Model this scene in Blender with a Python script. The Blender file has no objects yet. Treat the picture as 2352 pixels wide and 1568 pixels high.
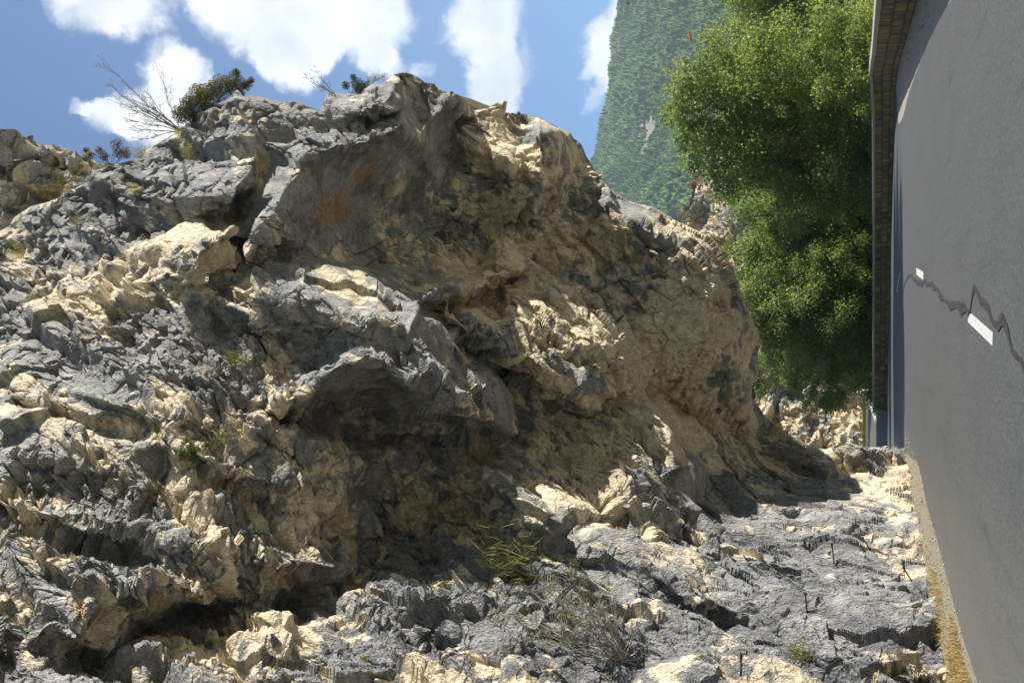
import bpy, math, random, sys
import numpy as np
from mathutils import Vector, Matrix, geometry
R = math.radians
sc = bpy.context.scene
QUICK = False
HAZE = True
# ------------------------------------------------------------------ camera
# The photograph was taken with the camera turned on its side: world "up" is the left of the picture.
PITCH = math.atan(824/2402.0); EYE = 1.2; FPX = 2402.0
sp, cp = math.sin(PITCH), math.cos(PITCH)
cam_d = bpy.data.cameras.new('camera'); cam = bpy.data.objects.new('camera', cam_d); sc.collection.objects.link(cam)
cam_d.sensor_width = 36; cam_d.sensor_fit = 'HORIZONTAL'; cam_d.lens = FPX/2352.0*36; cam_d.clip_start = .1; cam_d.clip_end = 20000
Rv = np.array([1., 0, 0]); Uv = np.array([0, -sp, cp]); Fv = np.array([0, cp, sp]); C0 = np.array([0, 0, EYE])
m = Matrix.Identity(4)
for i in range(3):
    m[i][0] = -Uv[i]; m[i][1] = Rv[i]; m[i][2] = -Fv[i]; m[i][3] = C0[i]
cam.matrix_world = m; sc.camera = cam
# ------------------------------------------------------------------ light
SUN_AZ, SUN_EL = R(84), R(30)          # azimuth measured from +Y (ahead) towards +X (right)
sdir = np.array([math.sin(SUN_AZ)*math.cos(SUN_EL), math.cos(SUN_AZ)*math.cos(SUN_EL), math.sin(SUN_EL)])
sl = bpy.data.lights.new('sun', 'SUN'); sl.energy = 5.0; sl.angle = R(0.55); sl.color = (1, .93, .82)
so = bpy.data.objects.new('sun', sl); sc.collection.objects.link(so)
so.rotation_euler = Vector(sdir).to_track_quat('Z', 'Y').to_euler()
sc.view_settings.view_transform = 'Standard'; sc.view_settings.look = 'None'; sc.view_settings.gamma = 1
sc.view_settings.exposure = 1.0
SKY_STRENGTH = 0.058

def disp_dir(x, y):                    # picture point (2352 x 1568) -> direction
    u = (784-y)/FPX; v = (1176-x)/FPX
    return u*Rv+v*Uv+Fv
def at(x, y, d):                       # picture point and distance along the view axis -> place in the world
    return C0+disp_dir(x, y)*d
def gnd(x, y, z=0.0):                  # where the sight line meets the level ground
    w = disp_dir(x, y); return C0+w*((z-EYE)/w[2])
def gdep(x, y):
    v = (1176-x)/FPX; return -EYE/(v*cp+sp)

# ------------------------------------------------------------------ node helpers
def newmat(name):
    mt = bpy.data.materials.new(name); mt.use_nodes = True
    nt = mt.node_tree; b = nt.nodes['Principled BSDF']; return mt, nt, b
class NB:
    def __init__(s, nt): s.nt = nt
    def n(s, typ, ins=None, **kw):
        nd = s.nt.nodes.new(typ)
        for k, v in kw.items(): setattr(nd, k, v)
        for k, v in (ins or {}).items():
            if isinstance(v, bpy.types.NodeSocket): s.nt.links.new(v, nd.inputs[k])
            else: nd.inputs[k].default_value = v
        return nd
    def math(s, op, a, b=0.0, c=0.0, clamp=False):
        return s.n('ShaderNodeMath', {0: a, 1: b, 2: c}, operation=op, use_clamp=clamp).outputs[0]
    def vmath(s, op, a, b=(0, 0, 0)):
        nd = s.n('ShaderNodeVectorMath', {0: a, 1: b}, operation=op); return nd.outputs[0]
    def noise(s, vec, scale, detail=4, rough=.5, dist=0.0, out=0):
        return s.n('ShaderNodeTexNoise', {'Vector': vec, 'Scale': scale, 'Detail': detail, 'Roughness': rough, 'Distortion': dist}).outputs[out]
    def mapr(s, v, a, b, c=0.0, d=1.0):
        return s.n('ShaderNodeMapRange', {'Value': v, 'From Min': a, 'From Max': b, 'To Min': c, 'To Max': d}).outputs[0]
    def mix(s, f, a, b, blend='MIX'):
        nd = s.n('ShaderNodeMix', data_type='RGBA', blend_type=blend)
        for k, v in ((0, f), (6, a), (7, b)):
            if isinstance(v, bpy.types.NodeSocket): s.nt.links.new(v, nd.inputs[k])
            else: nd.inputs[k].default_value = v if k == 0 else (*v[:3], 1)
        return nd.outputs[2]
    def pos(s): return s.n('ShaderNodeNewGeometry').outputs['Position']
    def attr(s, name): return s.n('ShaderNodeAttribute', attribute_name=name)
    def bump(s, h, strength=.5, dist=.02, normal=None):
        ins = {'Height': h, 'Strength': strength, 'Distance': dist}
        if normal is not None: ins['Normal'] = normal
        return s.n('ShaderNodeBump', ins).outputs[0]

# ------------------------------------------------------------------ sky
w = bpy.data.worlds.new("World"); sc.world = w; w.use_nodes = True
def build_world():
    nt = w.node_tree; k = NB(nt); bg = nt.nodes['Background']
    sk = nt.nodes.new('ShaderNodeTexSky'); sk.sky_type = 'NISHITA'; sk.sun_disc = False; sk.sun_elevation = SUN_EL; sk.sun_rotation = SUN_AZ
    sk.altitude = 700; sk.dust_density = .6; sk.ozone_density = 2.2; sk.air_density = 1.0
    d = k.vmath('NORMALIZE', k.n('ShaderNodeTexCoord').outputs['Generated'])
    n1 = k.noise(d, 9, 9, .62, 0, 1); wv = k.vmath('SUBTRACT', n1, (.5, .5, .5)); 
    sc1 = k.n('ShaderNodeVectorMath', {0: wv}, operation='SCALE'); sc1.inputs['Scale'].default_value = .085
    dw = k.vmath('ADD', d, sc1.outputs[0])
    # banks of cumulus: (x, y, half width, half height, turn, weight) around fixed bearings in the sky
    banks = [(262,10,132,92,8,1.0),(610,-20,190,150,5,1.15),(665,100,85,88,45,1.0),(845,40,112,120,0,1.05),(890,150,80,38,20,.62),(985,170,30,30,0,.5),
             (405,185,80,75,-30,1.05),(320,270,100,52,-15,.9),(380,310,90,50,0,.9),(225,245,50,18,30,.55),(1110,30,112,130,12,1.1),(1155,195,72,120,0,1.1),(1236,120,18,55,0,.42),(1405,50,62,130,10,1.05),(1380,210,25,60,10,.6),(900,-250,500,120,0,.9),(500,-330,300,100,0,.9)]
    tot = None
    for (x, y, rx, ry, an, wt) in banks:
        c = disp_dir(x, y); L = np.linalg.norm(c); c = c/L
        a = R(an); ax = -Uv*math.cos(a)-Rv*math.sin(a)*1.0; ay = Uv*math.sin(a)-Rv*math.cos(a)
        dv = k.vmath('SUBTRACT', dw, tuple(c))
        px = k.n('ShaderNodeVectorMath', {0: dv, 1: tuple(ax*FPX*L/rx)}, operation='DOT_PRODUCT').outputs['Value']
        py = k.n('ShaderNodeVectorMath', {0: dv, 1: tuple(ay*FPX*L/ry)}, operation='DOT_PRODUCT').outputs['Value']
        fw = k.n('ShaderNodeVectorMath', {0: d, 1: tuple(c)}, operation='DOT_PRODUCT').outputs['Value']
        q = k.math('ADD', k.math('MULTIPLY', px, px), k.math('MULTIPLY', py, py))
        g = k.math('MULTIPLY', k.math('MAXIMUM', k.math('SUBTRACT', 1.35, q), 0), k.math('MULTIPLY', k.math('GREATER_THAN', fw, .2), wt))
        tot = g if tot is None else k.math('ADD', tot, g)
    n2 = k.noise(dw, 26, 8, .6); n3 = k.noise(d, 7, 5, .55)
    den = k.math('ADD', tot, k.math('MULTIPLY', k.math('SUBTRACT', n2, .5), 1.6))
    den = k.n('ShaderNodeMapRange', {'Value': den, 'From Min': .22, 'From Max': 1.15}, interpolation_type='SMOOTHSTEP').outputs[0]
    den = k.math('MULTIPLY', den, k.math('GREATER_THAN', tot, .001))
    sh = k.mapr(k.noise(dw, 17, 5, .5), .3, .68, 0, 1)
    cl = k.mix(sh, (6.4, 7.1, 8.0), (10.0, 10.1, 10.3))
    tint = k.mix(1.0, sk.outputs[0], (.76, 1.04, 1.34), 'MULTIPLY')
    nt.links.new(k.mix(den, tint, cl), bg.inputs[0]); bg.inputs[1].default_value = SKY_STRENGTH
build_world()

def mesh_np(name, V, F, mat=None, smooth=False, parent=None, attrs=None):
    """V (n,3), F (m,k) -> one mesh object"""
    me = bpy.data.meshes.new(name); V = np.asarray(V, np.float32); F = np.asarray(F, np.int32)
    me.vertices.add(len(V)); me.vertices.foreach_set('co', V.ravel())
    k = F.shape[1]
    me.loops.add(F.size); me.loops.foreach_set('vertex_index', F.ravel())
    me.polygons.add(len(F)); me.polygons.foreach_set('loop_start', np.arange(0, F.size, k, dtype=np.int32))
    me.update(calc_edges=True); me.validate()
    me.polygons.foreach_set('use_smooth', np.full(len(me.polygons), smooth))
    for an, (ty, dat) in (attrs or {}).items():
        a = me.attributes.new(an, ty, 'POINT')
        a.data.foreach_set('value' if ty == 'FLOAT' else 'color', np.asarray(dat, np.float32).ravel())
    if mat: me.materials.append(mat)
    o = bpy.data.objects.new(name, me); sc.collection.objects.link(o)
    if parent: o.parent = parent
    return o
def tag(o, label=None, cat=None, group=None, kind=None):
    if label: o['label'] = label
    if cat: o['category'] = cat
    if group: o['group'] = group
    if kind: o['kind'] = kind
    return o
def empty(name, loc, label, cat, group=None):
    o = bpy.data.objects.new(name, None); sc.collection.objects.link(o); o.location = loc; o.empty_display_size = .2
    return tag(o, label, cat, group)

# ------------------------------------------------------------------ numpy noise
def hsh(ix, iy, iz, k):
    h = (ix.astype(np.uint32)*np.uint32(73856093)) ^ (iy.astype(np.uint32)*np.uint32(19349663)) ^ (iz.astype(np.uint32)*np.uint32(83492791)) ^ np.uint32((k*2654435761) & 0xffffffff)
    h ^= h >> np.uint32(15); h = h*np.uint32(2246822519); h ^= h >> np.uint32(13); h = h*np.uint32(3266489917); h ^= h >> np.uint32(16)
    return h.astype(np.float32)/np.float32(4294967296.0)
def facet(P, seed=0, jit=.8):
    """cellular noise: returns (tilted-plane height in -1..1, cell random, F2-F1)"""
    P = P.astype(np.float32); B = np.floor(P-.5).astype(np.int64)
    best = np.full(len(P), 9e9, np.float32); sec = best.copy(); hv = np.zeros(len(P), np.float32); rv = hv.copy()
    for a in (0, 1):
        for b in (0, 1):
            for c in (0, 1):
                ix, iy, iz = B[:, 0]+a, B[:, 1]+b, B[:, 2]+c
                fx = ix+.5+(hsh(ix, iy, iz, seed+1)-.5)*jit; fy = iy+.5+(hsh(ix, iy, iz, seed+2)-.5)*jit; fz = iz+.5+(hsh(ix, iy, iz, seed+3)-.5)*jit
                dx, dy, dz = P[:, 0]-fx, P[:, 1]-fy, P[:, 2]-fz
                d = dx*dx+dy*dy+dz*dz
                r = hsh(ix, iy, iz, seed+4)
                t = (r-.5)*.42+(dx*(hsh(ix, iy, iz, seed+5)-.5)+dy*(hsh(ix, iy, iz, seed+6)-.5)+dz*(hsh(ix, iy, iz, seed+7)-.5))*3.4
                nb = d < best
                sec = np.where(nb, best, np.minimum(sec, d)); hv = np.where(nb, t, hv); rv = np.where(nb, r, rv); best = np.where(nb, d, best)
    return hv.astype(np.float32), rv, np.sqrt(sec)-np.sqrt(best)
def vnoise(P, seed=0):
    P = P.astype(np.float32); B = np.floor(P).astype(np.int64); f = P-B; f = f*f*(3-2*f); out = 0
    for a in (0, 1):
        wa = f[:, 0] if a else 1-f[:, 0]
        for b in (0, 1):
            wb = f[:, 1] if b else 1-f[:, 1]
            for c in (0, 1):
                wc = f[:, 2] if c else 1-f[:, 2]
                out = out+wa*wb*wc*hsh(B[:, 0]+a, B[:, 1]+b, B[:, 2]+c, seed)
    return out*2-1
def fbm(P, oct=4, seed=0, gain=.5, lac=2.03):
    s = 0; a = 1.; t = 0
    for o in range(oct):
        s = s+a*vnoise(P*(lac**o)+o*17.3, seed+o*11); t += a; a *= gain
    return s/t
def sstep(a, b, x):
    t = np.clip((x-a)/(b-a), 0, 1); return t*t*(3-2*t)

# ------------------------------------------------------------------ cliff
SKYLINE = [(-260,640),(0,528),(33,498),(67,475),(117,462),(150,448),(187,422),(213,392),(267,378),(320,365),(340,345),(370,325),(410,312),(424,285),(447,258),(500,238),(540,212),(567,222),(614,228),(684,242),(734,252),(751,215),(789,215),(822,212),(856,195),(879,192),(906,171),(929,166),(956,175),(976,190),(996,192),(1019,212),(1046,213),(1066,228),(1083,248),(1123,249),(1173,253),(1236,267),(1273,285),(1316,305),(1336,328),(1346,358),(1363,385),(1386,418),(1403,437),(1440,462),(1473,468),(1499,475),(1539,503),(1579,525),(1628,548),(1660,576),(1680,616),(1700,668),(1724,721),(1744,757),(1746,801),(1740,854),(1726,882),(1726,906),(1748,942),(1781,978),(1821,1007),(1853,1027),(1893,1029),(1918,1021),(1962,1023),(2006,1025),(2038,1021),(2063,1027),(2110,1030),(2150,1035)]
POLY = SKYLINE+[(2150,1084),(2160,1160),(2180,1236),(2190,1315),(2200,1368),(2220,1440),(2300,1790),(-260,1790)]
TIN = {}          # polylines (ridges, creases, lips): consecutive points are joined by an edge
LINES = [
 # skyline depth
 [(-260,640,39),(-60,560,36),(0,528,35.5),(117,462,35),(213,392,34.5),(320,365,34),(410,312,32.5),(447,258,32),(540,212,31),(614,228,30.5),(734,252,29.5)],
 [(751,215,31),(789,215,31.5),(856,195,32),(929,166,33),(976,190,33),(996,192,32.5),(1046,213,31.0),(1083,248,33.5),(1123,249,34.5),(1173,253,35.5),(1236,267,36.5),(1316,305,37.5),(1346,358,38),(1363,385,37.6),(1403,437,37.2),(1440,462,36.6),(1499,475,36.2),(1579,525,36),(1628,548,35.8),(1680,616,35.6),(1724,721,35.9),(1746,801,36.4),(1740,854,37),(1726,906,37.5),(1781,978,38.5),(1853,1027,36.6),(1918,1021,36.5),(2006,1025,36.6),(2063,1027,36.8),(2150,1035,40)],
 [(-60,800,30),(-60,1100,24.5),(-60,1350,20),(-60,1610,17)], [(-260,640,39),(-260,800,32),(-260,1100,26),(-260,1350,21),(-260,1790,14.5)], [(-260,1790,14.5),(400,1790,13.6),(1000,1790,13.4),(1600,1790,13.2),(2200,1790,13.6),(2300,1790,14)],
 # foot
 [(2081,1061,36.5),(2089,1084,34.2),(2099,1160,30.8),(2119,1236,25.7),(2126,1315,24.2),(2141,1368,21.8),(2159,1440,19.2),(2175,1568,17.4),(2178,1610,17.2),(2200,1790,13.6)],
 [(2150,1084,35),(2160,1160,31.5),(2180,1236,26.5),(2190,1315,25),(2200,1368,22.6),(2220,1440,20),(2240,1610,18),(2300,1790,14)],
 # first nose and second nose beside the slab
 [(470,452,28.6),(530,450,28.2),(563,408,28.3)], [(500,505,30.2),(540,500,30.6),(549,462,30.4)],
 [(434,628,26.3),(447,582,26.6),(470,558,26.9),(537,528,27.3)], [(500,642,28.6),(540,632,29.3),(560,590,29.6),(552,545,29.4)],
 # slab ridge, top lip, crack, bottom
 [(690,362,27.6),(667,415,27.3),(647,445,27.1),(624,505,26.8),(594,548,26.6),(574,582,26.5)],
 [(690,362,27.6),(732,362,27.5),(739,335,27.6),(799,322,27.8),(876,302,28.2),(916,288,28.5),(966,308,28.9),(989,272,29.3),(1049,218,30.3)],
 [(1075,262,33),(1016,328,32.8),(999,368,32.7),(986,408,32.6),(949,465,32.2),(922,492,32),(886,575,31.2)],
 [(886,575,31.2),(839,612,30.5),(749,592,29.2),(650,592,28.4),(590,602,28.0)],
 [(760,285,29.2),(840,285,29.5),(905,262,29.8)],
 [(760,240,30),(815,245,29.3),(840,262,28.9),(880,232,29.2),(900,215,29.6)], [(850,278,30.3),(900,268,30.5),(925,240,30.8)],
 # second bulge
 [(1240,300,33.6),(1250,345,33.2),(1245,400,33.0),(1200,470,33.2)], [(1300,330,36),(1325,400,36.6),(1290,480,36),(1240,505,35.2)],
 # boulder
 [(1400,480,34.8),(1450,500,34.3),(1560,560,34.0),(1630,620,34),(1665,700,34.2),(1680,770,34.2),(1695,860,34.6),(1710,900,35.2)],
 [(1500,903,33.8),(1560,945,34.4),(1640,985,35.5),(1730,1005,37)],
 [(1495,925,32.6),(1560,975,33.4),(1640,1015,34.6),(1750,1035,36.5)],
 # ledge A
 [(700,600,27.3),(830,618,27.9),(870,645,28.2),(960,688,28.0),(1040,668,28.8),(1135,637,30.3)],
 [(780,602,29.6),(900,622,31),(1000,632,32),(1100,612,33)], [(1000,722,30.4),(1040,708,31),(1120,685,32),(1150,690,32.6)],
 # diagonal ridges
 [(870,690,26.9),(950,760,26.0),(1000,830,25.4),(1050,900,25.1),(1082,950,25.2)], [(980,712,29.6),(1080,800,30),(1180,880,30.2),(1300,945,30.4)],
 [(1060,745,28.6),(1150,795,28.5),(1280,862,28.6),(1400,905,30)],
 [(1060,985,28),(980,945,28),(900,895,27.3)],
 # hollow under the bulge at middle
 [(700,905,24.1),(740,865,24.2),(790,835,24.5),(860,823,24.9),(930,870,25.2),(1000,915,25.4)], [(690,975,26.3),(740,1000,26.8),(830,1010,28),(880,1025,28.2)], [(740,930,27.2),(830,910,28)],
 [(880,1042,26.8),(960,1060,27),(1040,1100,27.3)],
 [(670,1130,24),(665,1060,24.3),(690,1012,24.6),(740,1010,24.8),(790,1075,24.9),(778,1150,24.4)], [(835,1140,26.6),(830,1250,26),(860,1308,25.6),(950,1290,26.2)],
 # bottom ledge
 [(-20,1440,19.6),(100,1445,19.2),(180,1459,18.9),(190,1415,19.1),(233,1355,19.7),(337,1345,20),(434,1352,20.4),(454,1372,20.4)],
 [(454,1372,20.4),(460,1265,21.2),(484,1278,21.3),(567,1298,21.6),(700,1292,22.4),(767,1302,22.9)],
 [(60,1500,19.4),(187,1522,20.1),(267,1508,20.8),(334,1450,21.9),(450,1395,22.9),(517,1408,22.9),(600,1412,23.1),(767,1365,24.4),(840,1335,25.4)],
 [(590,1436,21.6),(700,1420,21.9),(780,1400,22.3),(850,1340,23.8)],
 # central ridge blocks
 [(1070,1095,27.1),(1130,1112,27.2),(1200,1150,26.9),(1300,1180,26.7),(1395,1178,27)], [(1300,1225,27.1),(1400,1210,27.5),(1440,1190,27.9)],
 [(1430,902,31),(1530,980,30.0),(1572,1060,28.9),(1540,1120,28.0),(1480,1152,27.5)], [(1560,1000,33),(1620,1080,32.4),(1600,1150,31)],
]
PTS = [(100,600,33.5),(300,560,31.5),(200,500,33),(300,450,32.6),(450,350,31.4),(600,270,30),(700,300,29),(450,500,30.2),(600,350,29.5),(560,480,29.6),(600,420,29.2),(570,540,28.6),
 (640,640,27.2),(905,200,31.2),(940,225,31.8),(1000,232,30.9),(960,280,30),(1030,400,33.6),(1070,330,33.2),(990,480,33.4),(950,560,32.8),(900,600,31.8),
 (1110,290,33.6),(1150,330,33.8),(1190,300,35.2),(1190,370,33.4),(1150,430,32.7),(1100,430,33.6),(1210,440,33.4),(1150,520,34.4),(1050,550,34),(1250,560,34.8),(1330,540,35.4),(1380,450,37),
 (1500,620,33.7),(1580,680,33.5),(1550,770,33.4),(1620,800,33.6),(1600,880,33.8),(1500,850,33.4),(1450,720,33.4),(1400,620,34.0),(1720,850,36),(1715,780,35.6),
 (1200,720,30.4),(1300,640,32.6),(1350,700,31.6),(1410,790,30.4),(1250,600,34),(1150,650,32.4),(1430,860,30.9),(1300,800,29.5),
 (450,660,27.2),(600,690,26.8),(700,700,26.7),(800,700,26.9),(900,700,27.8),(800,780,25.8),(900,800,26.0),
 (300,650,29),(150,700,29.5),(300,770,27),(400,850,25.4),(500,800,26),(620,800,25.8),(700,850,25.3),(120,870,26.4),(200,870,25.8),(280,920,24.6),(400,930,24),(480,870,24.7),(600,950,24.4),(100,1000,24.4),(300,1010,23.6),(400,1080,23),(550,1100,23.2),(20,760,29.8),(40,1000,25),
 (0,1100,23.6),(150,1100,23),(300,1130,22.5),(170,1200,22),(450,1180,22.5),(600,1180,23),(700,1220,23.2),(0,1250,21.8),(150,1300,20.8),(300,1250,21.6),(60,1380,20.3),(600,1250,22.4),
 (950,1000,28.3),(1010,1030,28.4),(1080,1060,28.8),(1200,1000,29.4),(1200,1055,28.6),(1245,1000,28.9),(950,1180,27.4),(1040,1150,27.7),(960,1240,27.3),(1120,1250,26.6),(1050,1200,27.5),(900,1100,27.2),(1100,1180,27.2),
 (300,1540,19.3),(450,1490,20.6),(600,1490,20.2),(520,1580,18.8),(350,1610,18),(100,1560,18.3),(0,1610,17.8),(0,1510,19.3),(700,1500,20),(900,1400,21.6),(1000,1400,21.6),(1050,1480,20.2),(985,1500,20.6),(900,1530,19.2),(1050,1610,17.8),(800,1610,18.2),
 (900,1325,23.9),(1000,1290,25),(1100,1280,24.9),(1180,1290,24.4),(1250,1260,25.2),(1100,1350,22.8),(1200,1400,21.6),(1300,1300,24),(1250,1500,19.8),(1400,1400,21.6),(1500,1300,24),(1500,1480,19.6),(1400,1610,17.4),(1600,1400,21.5),(1650,1500,19.2),
 (1350,950,30.2),(1300,1050,29.2),(1400,1080,28.6),(1460,1050,28.6),(1440,1130,27.9),(1700,1100,34),(1700,1180,31.2),(1600,1200,28.4),(1780,1070,36),(1850,1085,36.1),(1950,1078,36.2),(1900,1150,31.8),(1800,1150,32.4),(2000,1120,33.6),(2040,1082,36),(2040,1100,33.8),(1900,1100,34.2),
 (1650,1300,24.6),(1750,1280,25.2),(1850,1250,26.8),(1900,1350,23),(1750,1360,22.8),(1950,1250,26.2),(2050,1200,28.6),(1750,1460,19.8),(1900,1450,19.4),(2000,1350,22.6),(2000,1450,19.4),(1640,1380,22.3),(1700,1610,16.9),(1950,1610,17.1),(1720,1420,21.8)]
DELTA = [(1240,1200,190,95,18,-1.9),(820,400,230,170,10,1.3),(1080,290,110,120,20,1.4),(1000,265,85,65,0,2.4),(740,690,330,65,10,-1.3),(870,800,190,80,38,-.9),(1160,370,70,70,0,-.6),(1700,1430,130,32,25,1.0),(985,1500,60,36,-35,.4),(250,1270,190,26,15,.7),(560,1140,210,16,20,.6),(150,960,200,14,12,.5),(1250,1330,160,16,12,.5),(1650,1290,200,18,25,.6),(700,1530,200,14,12,.4),(1620,1372,120,20,26,-.9),(1250,1440,120,18,15,-.6),(1480,1290,180,18,20,-.7),(1930,1390,120,12,8,-.3),(1150,1500,100,16,10,-.5),(700,1460,150,18,10,-.5),(200,1200,160,16,15,-.6),(500,1060,150,16,20,-.55),(300,930,150,14,15,-.5),(120,1060,120,14,10,-.5),(400,1230,160,16,15,-.6),(520,700,150,12,20,-.35),(1800,1300,160,14,12,-.35),(1850,1500,120,14,12,-.35),(1900,1200,120,12,5,-.3),(250,560,160,14,25,-.4),(330,450,120,12,20,-.4)]
def build_cliff():
    step = 3.6 if QUICK else 1.85
    pts, edges = [], []; idx = {}
    def pid(p):
        k = (p[0], p[1])
        if k not in idx: idx[k] = len(pts); pts.append(p)
        return idx[k]
    for L in LINES:
        q = [pid(p) for p in L]; edges += list(zip(q[:-1], q[1:]))
    for p in PTS: pid(p)
    r = geometry.delaunay_2d_cdt([Vector(p[:2]) for p in pts], edges, [], 0, 1e-4)
    co = [tuple(v) for v in r[0]]; dep = []
    for i, o in enumerate(r[3]):
        if o: dep.append(pts[o[0]][2])
        else:
            dd = sorted((math.hypot(co[i][0]-p[0], co[i][1]-p[1]), p[2]) for p in pts)[:2]
            dep.append((dd[0][1]*dd[1][0]+dd[1][1]*dd[0][0])/(dd[0][0]+dd[1][0]+1e-9))
    sty = step*.75; gx = np.arange(-260, 2300, step); gy = np.concatenate([np.arange(160, 1060, sty), np.arange(1060, 1600, sty*.6), np.arange(1600, 1790, sty*1.5)]); nx, ny = len(gx), len(gy)
    D = np.full((ny, nx), np.nan, np.float64)
    for f in r[2]:
        (x0, y0), (x1, y1), (x2, y2) = (co[i] for i in f); d0, d1, d2 = (1/dep[i] for i in f)
        i0 = max(0, int((min(x0, x1, x2)-gx[0])/step)); i1 = min(nx, int((max(x0, x1, x2)-gx[0])/step)+2)
        j0 = max(0, int(np.searchsorted(gy, min(y0, y1, y2)))-1); j1 = min(ny, int(np.searchsorted(gy, max(y0, y1, y2)))+2)
        if i1 <= i0 or j1 <= j0: continue
        X, Y = np.meshgrid(gx[i0:i1], gy[j0:j1]); den = (y1-y2)*(x0-x2)+(x2-x1)*(y0-y2)
        if abs(den) < 1e-9: continue
        a = ((y1-y2)*(X-x2)+(x2-x1)*(Y-y2))/den; b = ((y2-y0)*(X-x2)+(x0-x2)*(Y-y2))/den; c = 1-a-b
        ok = (a > -1e-6) & (b > -1e-6) & (c > -1e-6)
        sub = D[j0:j1, i0:i1]; sub[ok] = 1/(a*d0+b*d1+c*d2)[ok]
    # inside the outline
    X, Y = np.meshgrid(gx, gy)
    inside = np.zeros(X.shape, bool); pl = POLY
    for k in range(len(pl)):
        (xa, ya), (xb, yb) = pl[k], pl[(k+1) % len(pl)]
        if ya == yb: continue
        cr = ((ya > Y) != (yb > Y)) & (X < (xb-xa)*(Y-ya)/(yb-ya)+xa); inside ^= cr
    # fill holes
    nanm = np.isnan(D)
    for _ in range(60):
        if not nanm.any(): break
        for sh in ((0, 1), (0, -1), (1, 0), (-1, 0)):
            S = np.roll(D, sh, (0, 1)); g = np.isnan(D) & ~np.isnan(S); D[g] = S[g]
        nanm = np.isnan(D)
    D[np.isnan(D)] = 35
    def blur(A, px):
        for ax in (0, 1):
            n = max(1, int(round(px/(sty, step)[ax])))
            for _ in range(2):
                A = sum(np.roll(A, k, ax) for k in range(-n, n+1))/(2*n+1)
        return A
    D = 1/blur(1/D, 2.6)
    for (x, y, rx, ry, an, dd) in DELTA:
        c_, s_ = math.cos(R(an)), math.sin(R(an)); ex, ey = X-x, Y-y; D = D+dd*np.exp(-(((ex*c_+ey*s_)/rx)**2+((-ex*s_+ey*c_)/ry)**2))
    # rounding towards the skyline: distance to the outline
    dist = np.full(X.shape, 1e9)
    for (xa, ya), (xb, yb) in zip(SKYLINE[:-1], SKYLINE[1:]):
        dx, dy = xb-xa, yb-ya; t = np.clip(((X-xa)*dx+(Y-ya)*dy)/(dx*dx+dy*dy), 0, 1)
        dist = np.minimum(dist, np.hypot(X-xa-t*dx, Y-ya-t*dy))
    tt = np.clip(dist/22.0, 0, 1); D = D+0.55*(1-tt)**2
    U_ = (784-Y)/FPX; V_ = (1176-X)/FPX
    P = C0+D[..., None]*(U_[..., None]*Rv+V_[..., None]*Uv+Fv)
    Ds = 1/blur(1/D, 14.0); Ps = C0+Ds[..., None]*(U_[..., None]*Rv+V_[..., None]*Uv+Fv)
    N = np.cross(np.gradient(Ps, axis=1), np.gradient(Ps, axis=0)); N /= np.linalg.norm(N, axis=2, keepdims=True)
    if ((N*(Ps-C0)).sum(2)).mean() > 0: N = -N
    Pf = P.reshape(-1, 3); Nf = N.reshape(-1, 3); Xf, Yf = X.ravel(), Y.ravel()
    # region fields, each laid on the rock where the photograph shows that kind of rock
    def blobs(L):
        out = np.zeros(len(Xf))
        for (x, y, rx, ry, ang, v) in L:
            c, s = math.cos(R(ang)), math.sin(R(ang)); dx, dy = Xf-x, Yf-y
            q = ((dx*c+dy*s)/rx)**2+((-dx*s+dy*c)/ry)**2
            out = out+v*np.exp(-q*1.2)
        return out
    smooth_r = np.clip(blobs(SMOOTH), 0, 1); cream = blobs(CREAM); rust = blobs(RUST)
    # strata frame: long axis runs up the cliff and a little forward
    e1 = np.array([.35, .42, .84]); e1 /= np.linalg.norm(e1); e2 = np.cross(e1, [1, 0, 0]); e2 /= np.linalg.norm(e2); e3 = np.cross(e1, e2)
    Q = np.stack([Pf@e1, Pf@e2, Pf@e3], 1)
    w = np.stack([fbm(Q*.35, 3, 5), fbm(Q*.35, 3, 55), fbm(Q*.35, 3, 105)], 1)
    Qw = Q+w*.18
    rough = 1-.93*smooth_r
    sp2 = np.maximum(np.linalg.norm(np.gradient(P, axis=0), axis=2), np.linalg.norm(np.gradient(P, axis=1), axis=2)); sp2 = np.minimum(blur(sp2, 4.0), .5).ravel()
    spc = np.maximum(np.linalg.norm(np.gradient(Ps, axis=0), axis=2), np.linalg.norm(np.gradient(Ps, axis=1), axis=2)).ravel()
    spc = np.maximum(spc, sp2*.7)
    aa = lambda c: np.clip(c/(spc*3.6)-.35, 0, 1)
    amp = np.clip(.55+1.5*fbm(Q*.45, 2, 77), -.25, 1.25)
    h = np.zeros(len(Pf))
    f0, r0, b0 = facet(Qw*np.array([.28, .62, .5]), 1); h += f0*.26*rough*aa(1.6)
    f1, r1, b1 = facet(Qw*np.array([.75, 1.5, 1.2])+3.1, 11); h += f1*.17*aa(.5)*(.05+.95*rough)*(.45+.7*amp)
    f2, r2, b2 = facet(Qw*np.array([1.7, 3.2, 2.6])+7.7, 21); h += f2*.10*aa(.3)*(.08+.92*rough)*(.4+amp)
    f3, r3, b3 = facet(Qw*np.array([4.2, 6.5, 6.])+1.7, 31); h += f3*.036*aa(.13)*(.18+.82*rough)*(.4+amp)
    f4, r4, b4 = facet(Qw*np.array([9.5, 13., 13.])+9.7, 41); h += f4*.016*aa(.07)*(.4+.6*rough)
    h += fbm(Q*1.1, 4, 9)*.05*rough + fbm(Q*6, 3, 19)*.012*aa(.12)
    lam = np.sin((Qw@np.array([.12, 1, .35]))*7.0+fbm(Q*.9, 2, 3)*3); h += -np.maximum(0, lam)**6*.06*rough*aa(.4)
    nsurf = np.array([.86, -.5, .1]); em = np.cross(nsurf, e1); em /= np.linalg.norm(em)
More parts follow.
